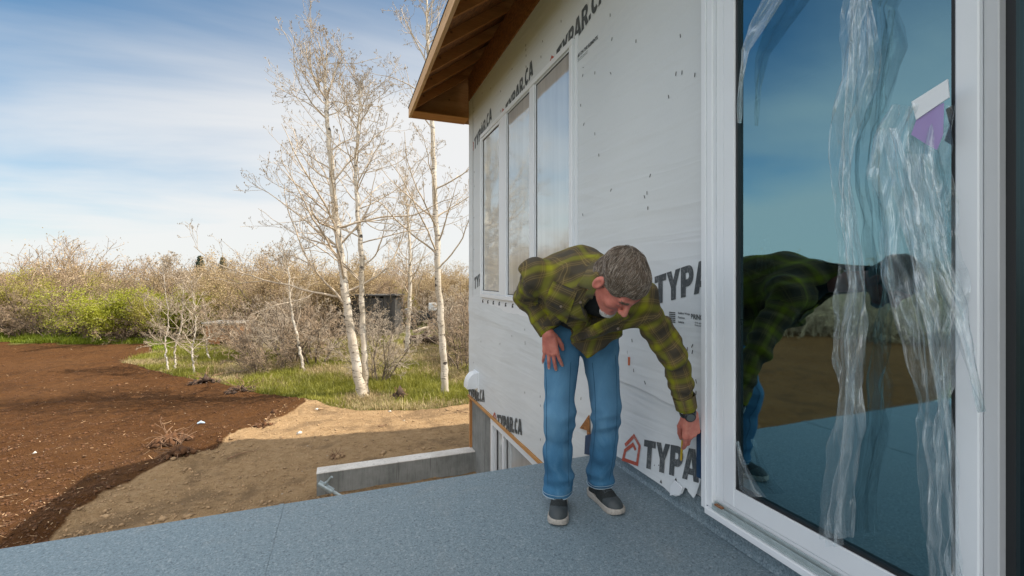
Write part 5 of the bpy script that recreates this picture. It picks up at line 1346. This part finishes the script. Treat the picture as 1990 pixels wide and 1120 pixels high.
M_TEE = plain("black_cotton", (.008, .008, .009), .9, .2, 30)
t = NT("skin")
n = t.noise(t.co(), 28, 5, .65); n2 = t.noise(t.co(), 7, 3)
c = t.ramp(t.math('ADD', t.math('MULTIPLY', n, .5), t.math('MULTIPLY', n2, .5)), [(.35, (.42, .125, .095)), (.52, (.54, .185, .140)), (.66, (.60, .25, .19))])
t.bump(n, .25, .003); M_SKIN = t.fin(c, .52, Specular_IOR_Level=.4)
t.set('Subsurface Weight', .12); t.set('Subsurface Radius', (.012, .004, .002)); t.set('Subsurface Scale', .4)

# ---- body: head with face, neck, hands, and the trunk and legs under the clothes
def to_head(P):
    q = (P - A3(HC)) / HS; return np.stack([q @ A3(HR), q @ A3(HF), q @ A3(HU)], -1)
def f_head(P):
    L = to_head(P); X = L.copy(); X[..., 0] = np.abs(X[..., 0])
    d = ell(L, (0, -.012, .035), (.077, .098, .088)); d = smin(d, ell(L, (0, .030, -.030), (.062, .064, .085)), .03)
    d = smin(d, cone(X, (.052, -.005, -.050), (.016, .070, -.098), .022, .020), .022)
    d = smin(d, cone(L, (0, .050, -.088), (0, .080, -.096), .024, .018), .02)
    d = smin(d, cone(X, (.000, .088, .016), (.038, .078, .018), .012, .011), .012)
    d = smin(d, ell(X, (.040, .066, -.034), (.022, .020, .020)), .02)
    d = smax(d, -ell(X, (.031, .104, -.003), (.016, .018, .011)), .010)
    d = smin(d, ell(X, (.031, .080, -.003), (.014, .012, .010)), .003)
    d = smin(d, cone(L, (0, .090, .008), (0, .116, -.032), .0085, .0125), .010)
    d = smin(d, ell(X, (.012, .104, -.037), (.008, .010, .008)), .006)
    d = smin(d, cone(L, (-.022, .086, -.060), (.022, .086, -.060), .007, .007), .008); d = smin(d, cone(L, (-.018, .085, -.073), (.018, .085, -.073), .008, .008), .006)
    d = smax(d, -cone(X, (0, .097, -.066), (.020, .090, -.066), .0022, .0022), .003)
    ear = ell(X, (.080, -.010, -.022), (.011, .020, .036)); ear = smax(ear, -ell(X, (.091, -.004, -.020), (.007, .010, .022)), .004)
    d = smin(d, ear, .006)
    # forehead creases
    d = d + .0009 * np.exp(-((L[..., 1] - .085) / .03) ** 2) * np.sin(L[..., 2] * 420) * (L[..., 2] > .025) * (L[..., 2] < .06)
    nb_ = (A3(neckB) - A3(HC)) / HS; nbl = np.array([nb_ @ A3(HR), nb_ @ A3(HF), nb_ @ A3(HU)])
    d = smin(d, cone(L, (0, -.018, -.045), nbl, .052, .056), .025)
    return d * HS
V1, Q1 = nets(f_head, *bounds([HC, neckB], .145), .0036)
def hand(W, Y, Z, X, curls, spread, s=1.0, thumb=((.035, .015, -.006), (.055, .045, -.014), (.060, .075, -.022), (.058, .098, -.026)), fore=None):
    """W wrist, Y towards the fingers, Z back of the hand, X thumb side. Returns capsules"""
    Y = Y.normalized(); Z = (Z - Y * Z.dot(Y)).normalized(); Xs = X - Y * X.dot(Y) - Z * X.dot(Z); Xs.normalize()
    g = lambda x, y, z: W + (Xs * x + Y * y + Z * z) * s
    palm, fing = [], []
    kx = (.030, .010, -.010, -.029); ky = (.092, .096, .090, .080); ln = ((.043, .026, .020), (.047, .030, .021), (.043, .028, .020), (.034, .021, .018)); rad = (.0098, .0100, .0094, .0082)
    for i in range(4):
        palm.append((g(kx[i] * .62, .0, 0), g(kx[i], ky[i], 0), .0145 * s, .0118 * s))
        p = g(kx[i], ky[i], .0); an = 0.0; sp_ = spread[i]
        for k in range(3):
            an += R_(curls[i][k]); dv = (Y * cos(an) * cos(sp_) + Xs * sin(sp_) * cos(an) - Z * sin(an)); q = p + dv * ln[i][k] * s
            fing.append((p, q, rad[i] * s * (1 - .09 * k), rad[i] * s * (1 - .09 * (k + 1)), i)); p = q
    th = [g(*t_) for t_ in thumb]; tr_ = (.0165, .0128, .0112, .0088)
    for k in range(3): fing.append((th[k], th[k + 1], tr_[k] * s, tr_[k + 1] * s, 4))
    palm.append((g(.0, .004, -.004), g(.022, .045, -.006), .0165 * s, .016 * s)); palm.append((g(-.016, .0, -.004), g(-.020, .05, -.006), .015 * s, .0145 * s))
    if fore is not None: palm.append((g(0, -.006, 0), fore, .0255 * s, .033 * s))
    return palm, fing
def f_hand(P, H):
    palm, fing = H; d = usm([cone(P, *c_) for c_ in palm], .012); out = d
    by = {}
    for c_ in fing:
        e = cone(P, *c_[:4]); by[c_[4]] = smin(by[c_[4]], e, .003) if c_[4] in by else e
        by[c_[4]] = np.minimum(by[c_[4]], np.linalg.norm(P - A3(c_[0]), axis=-1) - c_[2] * 1.07)
    for k, e in by.items(): out = smin(out, e, .007)
    return out
HRt = hand(at(1067, 651, 2.375), vdir(.10, .10, -.99), vdir(-.10, -1, -.10), vdir(1, 0, 0),
           ((14, 14, 10), (10, 12, 8), (8, 12, 10), (10, 16, 12)), (.26, .08, -.08, -.24), 1.08,
           ((.024, .012, -.010), (.044, .036, -.020), (.056, .064, -.030), (.060, .088, -.040)), elR)
HLt = hand(at(1342, 808, 2.300), vdir(.13, .24, -.96), vdir(.25, -.92, -.30), vdir(-1, -.25, -.1),
           ((14, 16, 8), (22, 24, 14), (36, 34, 22), (46, 42, 26)), (-.16, -.08, .02, .10), 1.26,
           ((.020, .020, -.014), (.030, .060, -.030), (.026, .098, -.040), (.018, .128, -.046)), elL)
V2, Q2 = nets(lambda P: f_hand(P, HRt), *bounds([c_[1] for c_ in HRt[0][:4]] + [c_[1] for c_ in HRt[1]] + [at(1067, 640, 2.38)], .035), .0026)
V3, Q3 = nets(lambda P: f_hand(P, HLt), *bounds([c_[1] for c_ in HLt[0][:4]] + [c_[1] for c_ in HLt[1]] + [at(1333, 785, 2.27)], .035), .0026)
def f_body(P):
    d = f_torso(P) + .045
    for a, b, r0, r1 in ((shL, elL, .048, .040), (elL, wrL, .040, .026), (shR, elR, .048, .040), (elR, wrR, .040, .026), (S3, neckB, .06, .055),
                         (hipR, kneeR, .075, .052), (kneeR, ankR, .052, .035), (hipL, kneeL, .075, .052), (kneeL, ankL, .052, .035)): d = smin(d, cone(P, a, b, r0, r1), .02)
    return smin(d, ell(P, at(1130, 640, 2.60), (.14, .10, .10), (vdir(1, 0, 0), vdir(0, 1, 0), vdir(0, 0, 1))), .03)
V4, Q4 = nets(f_body, *bounds(jp + sp, .12), .014)
V, Q = join([(V1, Q1), (V2, Q2), (V3, Q3), (V4, Q4)])
person = np_mesh("person", V, Q, M_SKIN, None, True)
tag(person, "man in olive plaid shirt and blue jeans bending to point a pencil at the wall", "person")
jeans = np_mesh("jeans", VJ, QJ, M_DENIM, person, True)
shirt = np_mesh("shirt", VS, QS, M_PLAID, person, True, uv=shirt_uv(VS, QS)); shirt['label'] = "olive and brown plaid shirt worn open"
def f_neck(P): return np.minimum(f_shirt(P, True), cone(P, S3, hl(0, -.02, -.05), .088, .074))
def f_tee(P): return smin(f_torso(P) + .030, cone(P, S3, neckB, .066, .058), .02)
V, Q = nets(f_tee, *bounds([S1, S2, S3, neckB, at(1188, 590, 2.15)], .16), .010)
np_mesh("t_shirt", V, Q, M_TEE, person, True)
# hem and seam of the jeans
M_STITCH = plain("pale_hem_thread", (.35, .45, .52), .8)
def ring_on(fn, c0, z, rmax, n=48, out=.001):
    pts = []
    for k in range(n + 1):
        a = 2 * pi * k / n; dv = np.array([cos(a), sin(a), 0]); rr_ = np.linspace(.03, rmax, 90); P = np.array([c0[0], c0[1], z]) + rr_[:, None] * dv; f = fn(P); i_ = np.argmax(f > 0); pts.append(P[i_] + dv * out)
    return pts
for c0, z in ((ankR, .0905), (ankL, .0995)):
    m = MB(); m.tube([Vector(p) for p in ring_on(f_jeans, c0, z, .13)], .0026, 5); m.build("hem", M_STITCH, jeans, True)
    m = MB(); m.tube([Vector(p) for p in ring_on(f_jeans, c0, z + .020, .13, out=.0002)], .0012, 4); m.build("hem_stitch", M_STITCH, jeans, True)

# ---- cloth patches laid on the shirt: collar, placket, pocket, cuffs
def march_many(PX, fn, d0=1.70, d1=2.9):
    o = A3(cam.location); E = np.array([A3(at(x, y, 1.0)) for x, y in PX]) - o; t_ = np.full(len(E), d0); done = np.zeros(len(E), bool)
    for _ in range(70):
        k = ~done & (t_ < d1)
        if not k.any(): break
        v = fn(o + E[k] * t_[k, None]); hit = v < .0008; idx_ = np.where(k)[0]; done[idx_[hit]] = True; t_[idx_[~hit]] += np.maximum(v[~hit] * .8, .0008)
    return np.where(done, t_, np.nan)
def march(px, py, fn):
    v = march_many([(px, py)], fn)[0]; return None if np.isnan(v) else float(v)
def patch(name, Lp, Rp, nu=10, nv=20, lift=.006, thick=.004, mat=None, rot=0.0, puff=.0, fn=None, uvs=(0, 0), parent=None):
    fn = fn or (lambda P: f_shirt(P, True)); mat = mat or M_PLAID
    L = spline([(a, b, 0) for a, b in Lp], nv)[:, :2]; Rr = spline([(a, b, 0) for a, b in Rp], nv)[:, :2]; D = np.zeros((nv, nu)); PX = np.zeros((nv, nu, 2)); last = 2.0
    for j in range(nv):
        for i in range(nu):
            u = i / (nu - 1); PX[j, i] = L[j] * (1 - u) + Rr[j] * u
    D = march_many(PX.reshape(-1, 2), fn).reshape(nv, nu)
    for _ in range(nu + nv):
        if not np.isnan(D).any(): break
        E = np.pad(D, 1, constant_values=np.nan)
        with np.errstate(all='ignore'):
            import warnings; warnings.simplefilter('ignore'); av = np.nanmean(np.stack([E[:-2, 1:-1], E[2:, 1:-1], E[1:-1, :-2], E[1:-1, 2:]]), 0)
        D = np.where(np.isnan(D), av, D)
    for _ in range(3):
        E = np.pad(D, 1, mode='edge'); D = np.minimum(D, (E[:-2, 1:-1] + E[2:, 1:-1] + E[1:-1, :-2] + E[1:-1, 2:] + D * 2) / 6 + .002)
    V = []
    for s_ in (0, 1):
        for j in range(nv):
            for i in range(nu):
                u = i / (nu - 1); bl = puff * sin(pi * u) * sin(pi * j / (nv - 1)); V.append(tuple(at(PX[j, i, 0], PX[j, i, 1], D[j, i] - lift - bl + s_ * thick)))
    n_ = nu * nv; F = []
    for j in range(nv - 1):
        for i in range(nu - 1):
            a = j * nu + i; F.append((a, a + 1, a + nu + 1, a + nu)); F.append((n_ + a, n_ + a + nu, n_ + a + nu + 1, n_ + a + 1))
    bd = [(j * nu, (j + 1) * nu) for j in range(nv - 1)] + [(j * nu + nu - 1, (j + 1) * nu + nu - 1) for j in range(nv - 1)] + [(i, i + 1) for i in range(nu - 1)] + [((nv - 1) * nu + i, (nv - 1) * nu + i + 1) for i in range(nu - 1)]
    F += [(a, b, b + n_, a + n_) for a, b in bd]
    F = np.array(F); Va = np.array(V); q = Va[F]; u0, v0 = A3(vdir(cos(rot), 0, sin(rot))), A3(vdir(-sin(rot), 0, cos(rot)))
    uv = np.stack([q @ u0 + uvs[0], q @ v0 + uvs[1]], -1).reshape(-1, 2)
    return np_mesh(name, Va, F, mat, parent or shirt, True, uv=uv)
patch("collar", [(1164, 492), (1149, 510), (1134, 535), (1120, 556)], [(1184, 502), (1175, 524), (1166, 548), (1154, 566)], 10, 20, .012, .006, rot=-.9, puff=.012, uvs=(.05, .02), fn=f_neck)
patch("collar_stand", [(1150, 556), (1140, 566), (1133, 580), (1131, 596)], [(1162, 556), (1154, 572), (1152, 580), (1140, 597)], 7, 14, .010, .006, rot=-.6, puff=.008, uvs=(.09, .07), fn=f_neck)
patch("placket", [(1106, 658), (1130, 644), (1160, 627), (1185, 614), (1212, 602)], [(1114, 666), (1145, 657), (1172, 645), (1196, 632), (1226, 616)], 7, 26, .012, .006, rot=.5, puff=.006, uvs=(.02, .09))
patch("front_edge", [(1127, 592), (1134, 612), (1139, 630), (1108, 656)], [(1136, 592), (1143, 612), (1147, 632), (1112, 664)], 5, 22, .008, .005, rot=-.3, uvs=(.1, 0))
patch("pocket", [(1075, 546), (1066, 566), (1062, 583)], [(1122, 566), (1113, 592), (1104, 620)], 14, 14, .005, .004, rot=-.45, puff=.004, uvs=(.03, .05))
patch("pocket_flap", [(1061, 582), (1060, 590), (1062, 597)], [(1104, 618), (1101, 627), (1098, 633)], 14, 6, .009, .004, rot=-.45, uvs=(.03, .02))
0 and patch("yoke_seam", [(1083, 484), (1078, 496), (1080, 508)], [(1086, 484), (1081, 496), (1083, 508)], 3, 12, .003, .003, rot=.2)
M_BUTTON = plain("brown_button", (.11, .08, .05), .4)
for (bx, by) in ((1090, 596), (1201, 639), (1128, 588)):
    d_ = march(bx, by, lambda P: f_shirt(P, True)) or 2.1
    c0 = at(bx, by, d_ - .013); ax_ = (cam.location - c0).normalized(); MB().tube([c0, c0 + ax_ * .004], .0065, 12).build("button", M_BUTTON, shirt)
def cuff(w_, e_, r0, r1, name="cuff"):
    ax_ = (w_ - e_).normalized(); m = MB(); prof = [(-.060, r1 + .002), (-.058, r1 + .006), (-.01, r0 + .006), (.014, r0 + .005), (.016, r0 + .001), (.004, r0 - .004)]
    o1 = ax_.orthogonal().normalized(); o2 = ax_.cross(o1); nseg = 30; V, F, U = [], [], []
    for k, (s_, rr_) in enumerate(prof):
        for q_ in range(nseg):
            a = 2 * pi * q_ / nseg; rr2 = rr_ + .0018 * sin(a * 3 + k) + .001 * sin(a * 7); V.append(tuple(w_ + ax_ * s_ + (o1 * cos(a) + o2 * sin(a)) * rr2))
    uv = []
    for k in range(len(prof) - 1):
        for q_ in range(nseg):
            F.append((k * nseg + q_, k * nseg + (q_ + 1) % nseg, (k + 1) * nseg + (q_ + 1) % nseg, (k + 1) * nseg + q_))
            for (kk, qq) in ((k, q_), (k, q_ + 1), (k + 1, q_ + 1), (k + 1, q_)): uv.append((2 * pi * qq / nseg * r0 + .03, prof[kk][0] + .11))
    return np_mesh(name, V, np.array(F), M_PLAID, shirt, True, uv=np.array(uv))
cuff(wrL, elL, .048, .050); cuff(wrR, elR, .052, .053)
# ---- watch on the lower arm's wrist
M_WATCH = plain("black_rubber", (.012, .013, .015), .35); M_DIAL = plain("dark_dial_glass", (.10, .115, .115), .12)
wax = (at(1338, 812, 2.30) - elL).normalized(); wc = wrL + wax * .040; watch = None
tocam = (cam.location - wc); tocam = (tocam - wax * tocam.dot(wax)).normalized(); side = wax.cross(tocam)
m = MB(); R0 = .0375; V, F = [], []
for q_ in range(36):
    a = 2 * pi * q_ / 36
    for (dr, ds) in ((0, -.011), (.004, -.011), (.004, .011), (0, .011)): V.append(tuple(wc + (tocam * cos(a) + side * sin(a)) * (R0 + dr) + wax * ds))
for q_ in range(36):
    for k in range(4): F.append((q_ * 4 + k, q_ * 4 + (k + 1) % 4, ((q_ + 1) % 36) * 4 + (k + 1) % 4, ((q_ + 1) % 36) * 4 + k))
m.add(V, F); watch = m.build("watch", M_WATCH, person, True)
dc = wc + (tocam * .97 + side * -.15).normalized() * (R0 + .005); dn = (tocam * .97 + side * -.15).normalized()
MB().tube([dc - dn * .004, dc + dn * .006, dc + dn * .009], [.026, .027, .024], 24).build("case", M_WATCH, watch)
MB().tube([dc + dn * .0085, dc + dn * .0096], .0205, 24).build("dial", M_DIAL, watch)
# ---- hair
def f_hairraw(P):
    L = to_head(P); X = np.abs(L[..., 0]); d = ell(L, (0, -.012, .035), (.083, .105, .0965)); d = smin(d, ell(L, (0, -.045, -.02), (.070, .060, .060)), .02)
    y, z = L[..., 1], L[..., 2]
    d = d - .0030 * sines(L * np.array([1, .35, 1]), 130, 5) - .005 * sines(L, 48, 7)
    line = y - (.030 + (z + .02) * .80 - .012 * np.exp(-((X - .045) / .018) ** 2) * (z > .03)); d = smax(d, line / 1.28, .006)
    d = smax(d, -(z + .060 + np.clip(y, -1, 0) * .1), .006)
    earc = np.sqrt(((y + .010) / .022) ** 2 + ((z + .014) / .034) ** 2) - 1; d = np.where(X > .055, smax(d, -earc * .022, .004), d)
    return d * HS
VH, QH = nets(f_hairraw, *bounds([HC], .135), .0036)
t = NT("grey_brown_hair")
st = t.noise(t.co(scale=(1, 1, 1), src='Object'), 60, 5, .7, 1.8); bg = t.noise(t.co(), 13, 3)
c = t.ramp(st, [(.32, (.065, .050, .038)), (.52, (.16, .13, .10)), (.70, (.32, .28, .235))]); c = t.mix(t.ramp(bg, [(.5, 0.), (.7, .4)]), c, (.20, .12, .06))
t.bump(st, .9, .006); M_HAIR = t.fin(c, .55, Specular_IOR_Level=.35)
hair = np_mesh("hair", VH, QH, M_HAIR, person, True)
def strands(name, VV, fnf, n, ln, mat, seed, flow, lift=.0012, rad=.0008, parent=None, wild=.35, keep=None):
    r = np.random.default_rng(seed); ids = r.integers(0, len(VV), n * 2); P0 = VV[ids]
    if keep is not None: P0 = P0[keep(to_head(P0))]
    P0 = P0[:n]; n = len(P0); K = 6; out = np.zeros((n, K, 3)); P = P0 + 0.0; e = .001
    L = ln * r.uniform(.5, 1.2, n); W = r.normal(0, wild, (n, 3)); out[:, 0] = P
    for k in range(1, K):
        g = np.stack([fnf(P + np.eye(3)[i] * e) - fnf(P - np.eye(3)[i] * e) for i in range(3)], -1) / (2 * e); g /= np.linalg.norm(g, axis=1, keepdims=True) + 1e-9
        fl = flow(P) + W + .25 * np.stack([sines(P, 45, 60 + i) for i in range(3)], -1); fl -= (fl * g).sum(1, keepdims=True) * g; fl /= np.linalg.norm(fl, axis=1, keepdims=True) + 1e-9
        P = P + fl * (L / (K - 1))[:, None]; f = fnf(P); P = P - g * (f - lift * (1 + 1.2 * k / K))[:, None]; out[:, k] = P
    V, F = tubes(out, np.full((n, K), rad) * np.linspace(1, .4, K), 3); return np_mesh(name, V, F, mat, parent)
M_STR = [plain("dark_hair_strands", (.075, .055, .040), .5, .2, 40), plain("grey_hair_strands", (.36, .31, .26), .5, .25, 40), plain("brown_hair_strands", (.17, .125, .09), .5, .2, 40)]
def flow(P):
    L = to_head(P); a = L[..., 0:1] * 14
    return A3(HF) * 1.0 + A3(HR) * (.5 + 1.2 * np.clip(L[..., 0:1] * 12, -1, 1)) - A3(HU) * .55
for i_, (mm_, nn_) in enumerate(zip(M_STR, (1300, 1500, 1900))): strands("strands", VH, f_hairraw, nn_, .034, mm_, 90 + i_, flow, lift=.0020, rad=.0010, parent=hair, wild=.28)
def f_beardraw(P):
    L = to_head(P); X = np.abs(L[..., 0]); X3 = L.copy(); X3[..., 0] = X
    d = ell(L, (0, .074, -.106), (.030, .025, .023))
    return (d - .002 * sines(L, 160, 3)) * HS
VB, QB = nets(f_beardraw, *bounds([hl(0, .08, -.09)], .06), .0034)
M_BEARD = plain("white_beard", (.55, .53, .50), .8, .2, 90, .6); beard = np_mesh("beard", VB, QB, M_BEARD, person, True)
strands("strands", VB, f_beardraw, 900, .020, plain("white_strands", (.66, .64, .62), .6, .15, 60), 97, lambda P: -A3(HU) * np.ones_like(P) * 1.0, .003, .0008, beard)
def f_headn(P): return f_head(P)
kb = lambda L: (np.abs(L[:, 0]) > .012) & (np.abs(L[:, 0]) < .047) & (L[:, 2] > .013) & (L[:, 2] < .026) & (L[:, 1] > .055)
VBR = V1[kb(to_head(V1))]
strands("eyebrows", VBR, f_headn, 260, .010, M_STR[2], 120, lambda P: A3(HR) * np.sign(to_head(P)[..., 0:1]), .0006, .0006, person)
M_EYE = plain("eye", (.20, .17, .15), .15)
for s_ in (-1, 1): MB().tube([hl(s_ * .031, .078, -.008), hl(s_ * .031, .0885, -.008), hl(s_ * .031, .0905, -.008)], [.0085, .0065, .002], 14).build("eye", M_EYE, person, True)
# seams of the jeans
M_SEAM = plain("dark_denim_seam", (.020, .085, .165), .9)
for path in ([(1109, 705), (1107, 760), (1105, 830), (1104, 900), (1106, 946)], [(1151, 705), (1156, 760), (1157, 830), (1150, 900), (1147, 934)], [(1060, 705), (1062, 760), (1062, 830), (1063, 900), (1065, 946)], [(1196, 690), (1199, 760), (1198, 830), (1190, 900), (1184, 934)]):
    sp2 = spline([(a, b, 0) for a, b in path], 40)[:, :2]; dd2 = march_many(sp2, f_jeans, 2.0, 3.0); ok = ~np.isnan(dd2)
    MB().tube([at(a, b, float(c_) - .0006) for (a, b), c_, o_ in zip(sp2, dd2, ok) if o_], .0014, 5, False).build("seam", M_SEAM, jeans, True)
# ---- nails
M_NAIL = plain("finger_nail", (.58, .36, .30), .3)
m = MB()
for H_, zb in ((HRt, vdir(-.10, -1, -.10)),):
    for c_ in [H_[1][2], H_[1][5], H_[1][8], H_[1][11]]:
        p, q_ = c_[0], c_[1]; ax_ = (q_ - p).normalized(); z_ = (zb - ax_ * zb.dot(ax_)).normalized(); sd_ = ax_.cross(z_); cc = p.lerp(q_, .75) + z_ * c_[3] * .86
        V = [cc + ax_ * a * .007 + sd_ * b * .0052 + z_ * (.0012 - .0016 * b * b) for a in (-1, 0, 1) for b in (-1, -.5, 0, .5, 1)]; F = [(i * 5 + j, i * 5 + j + 1, i * 5 + j + 6, i * 5 + j + 5) for i in range(2) for j in range(4)]; m.add(V, F)
m.build("nails", M_NAIL, person, True)
# ---- shoes
M_UP = plain("dark_grey_knit", (.016, .020, .021), .85, .35, 120, .3); M_CAP = plain("grey_toe_cap", (.040, .050, .055), .6, .15, 30); M_SOLE = plain("off_white_sole", (.36, .335, .30), .6, .2, 90); M_LACE = plain("black_laces", (.01, .01, .012), .8)
M_TONGUE = plain("dull_brown_tongue", (.11, .085, .06), .8, .3, 60)
def shoe(toe, heel, label):
    toe = Vector((toe.x, toe.y, 0)); heel = Vector((heel.x, heel.y, 0)); Yd = (toe - heel); L = .298; Yd.normalize(); c0 = (toe + heel) / 2; Xd = Vector((Yd.y, -Yd.x, 0)); Zd = Vector((0, 0, 1))
    def loc(P): q = P - A3(c0); return np.stack([q @ A3(Xd), q @ A3(Yd), q @ A3(Zd)], -1)
    def outl(y):
        ys = [-.150, -.140, -.11, -.05, .0, .06, .10, .130, .146, .150]; ws = [.0, .029, .042, .042, .045, .056, .057, .046, .024, 0]; return np.interp(y, ys, ws)
    def f_sole(P):
        l = loc(P); w = outl(l[..., 1]); d = (np.abs(l[..., 0]) - w) * .8; lift = np.clip((l[..., 1] - .09) / .06, 0, 1) ** 2 * .010
        return smax(smax(d, l[..., 2] - .034 - lift * .3 - .008 * np.clip(-(l[..., 1] + .05) / .1, 0, 1), .006), -(l[..., 2] - .001 - lift), .004)
    def f_up(P):
        l = loc(P); d = usm([cone(l, (0, .085, .028), (0, .02, .045), .048, .046), cone(l, (0, .02, .045), (0, -.055, .075), .047, .044), cone(l, (0, -.10, .04), (0, -.085, .09), .036, .036), cone(l, (0, .085, .026), (0, .112, .022), .040, .030)], .03)
        w = outl(l[..., 1]) - .003; d = smax(d, (np.abs(l[..., 0]) - w), .006); d = smax(d, l[..., 2] - .125, .004)
        return smax(d, .022 - l[..., 2], .003) - .0006 * sines(P, 160, 3)
    lo, hi = bounds([c0 + Yd * .15, c0 - Yd * .15], .07); lo[2] = -.01; hi[2] = .15
    V, Q = nets(f_up, lo, hi, .0042); C = loc(V[Q].mean(1)); cap = (C[:, 1] > .088 - .35 * C[:, 0] ** 2 / .02 + .0) | ((C[:, 1] < -.118)); eyl = (np.abs(C[:, 0]) < .030) & (C[:, 1] < .045) & (C[:, 2] > .058) & (C[:, 1] > -.05); ton = (np.abs(C[:, 0]) < .011) & eyl & (C[:, 1] < .032)
    mi = np.where(ton, 2, np.where(cap | eyl, 1, 0)); up = np_mesh("shoe", V, Q, None, person, True, mats=[M_UP, M_CAP, M_TONGUE], mi=mi); up['label'] = label
    V, Q = nets(f_sole, lo, hi, .0042); np_mesh("sole", V, Q, M_SOLE, up, True)
    m = MB()
    for k in range(5):
        y_ = .034 - k * .017; pts = []
        for i in range(9):
            x_ = -.024 + .006 * i; P = A3(c0 + Xd * x_ + Yd * (y_ + .006 * (i % 8 - 4) / 4 * (1 if k % 2 else -1))); zz = np.linspace(.14, .03, 111); col = P[None] * np.array([1, 1, 0]) + np.stack([0 * zz, 0 * zz, zz], -1); f = f_up(col); i_ = np.argmax(f < 0); pts.append(Vector((P[0], P[1], zz[i_] + .002)))
        m.tube(pts, .0022, 5)
    m.build("laces", M_LACE, up, True)
shoe(on_ground(1083, 1024, 0), on_ground(1090, 972, 0), "dark grey sneaker pointing at the viewer"); shoe(on_ground(1206, 1003, 0), on_ground(1147, 958, 0), "dark grey sneaker turned outwards")
# ---- pencil held in the lower hand, its tip on the wall
th_e = HLt[1][-1][1]; ix_e = HLt[1][2][1]; grip = (th_e + ix_e) / 2
wy_, wz_ = on_wall(1331, 905); tip = Vector((-0.03, wy_, wz_)); ax_ = (tip - grip).normalized(); 
if (tip - grip).length > .16: tip = grip + ax_ * .17
pencil = MB().tube([grip - ax_ * .03, tip - ax_ * .018], .0062, 6).build("pencil", plain("yellow_paint", (.68, .46, .015), .35, .05), None)
tag(pencil, "yellow pencil held between the man's finger and thumb", "pencil")
MB().tube([tip - ax_ * .018, tip], [.0062, .0008], 8).build("tip", plain("bare_wood_tip", (.55, .32, .16), .6), pencil)
m = MB(); m.tube([grip - ax_ * .03, grip - ax_ * .036], .0045, 8); m.build("ferrule", M_GREYM, pencil)
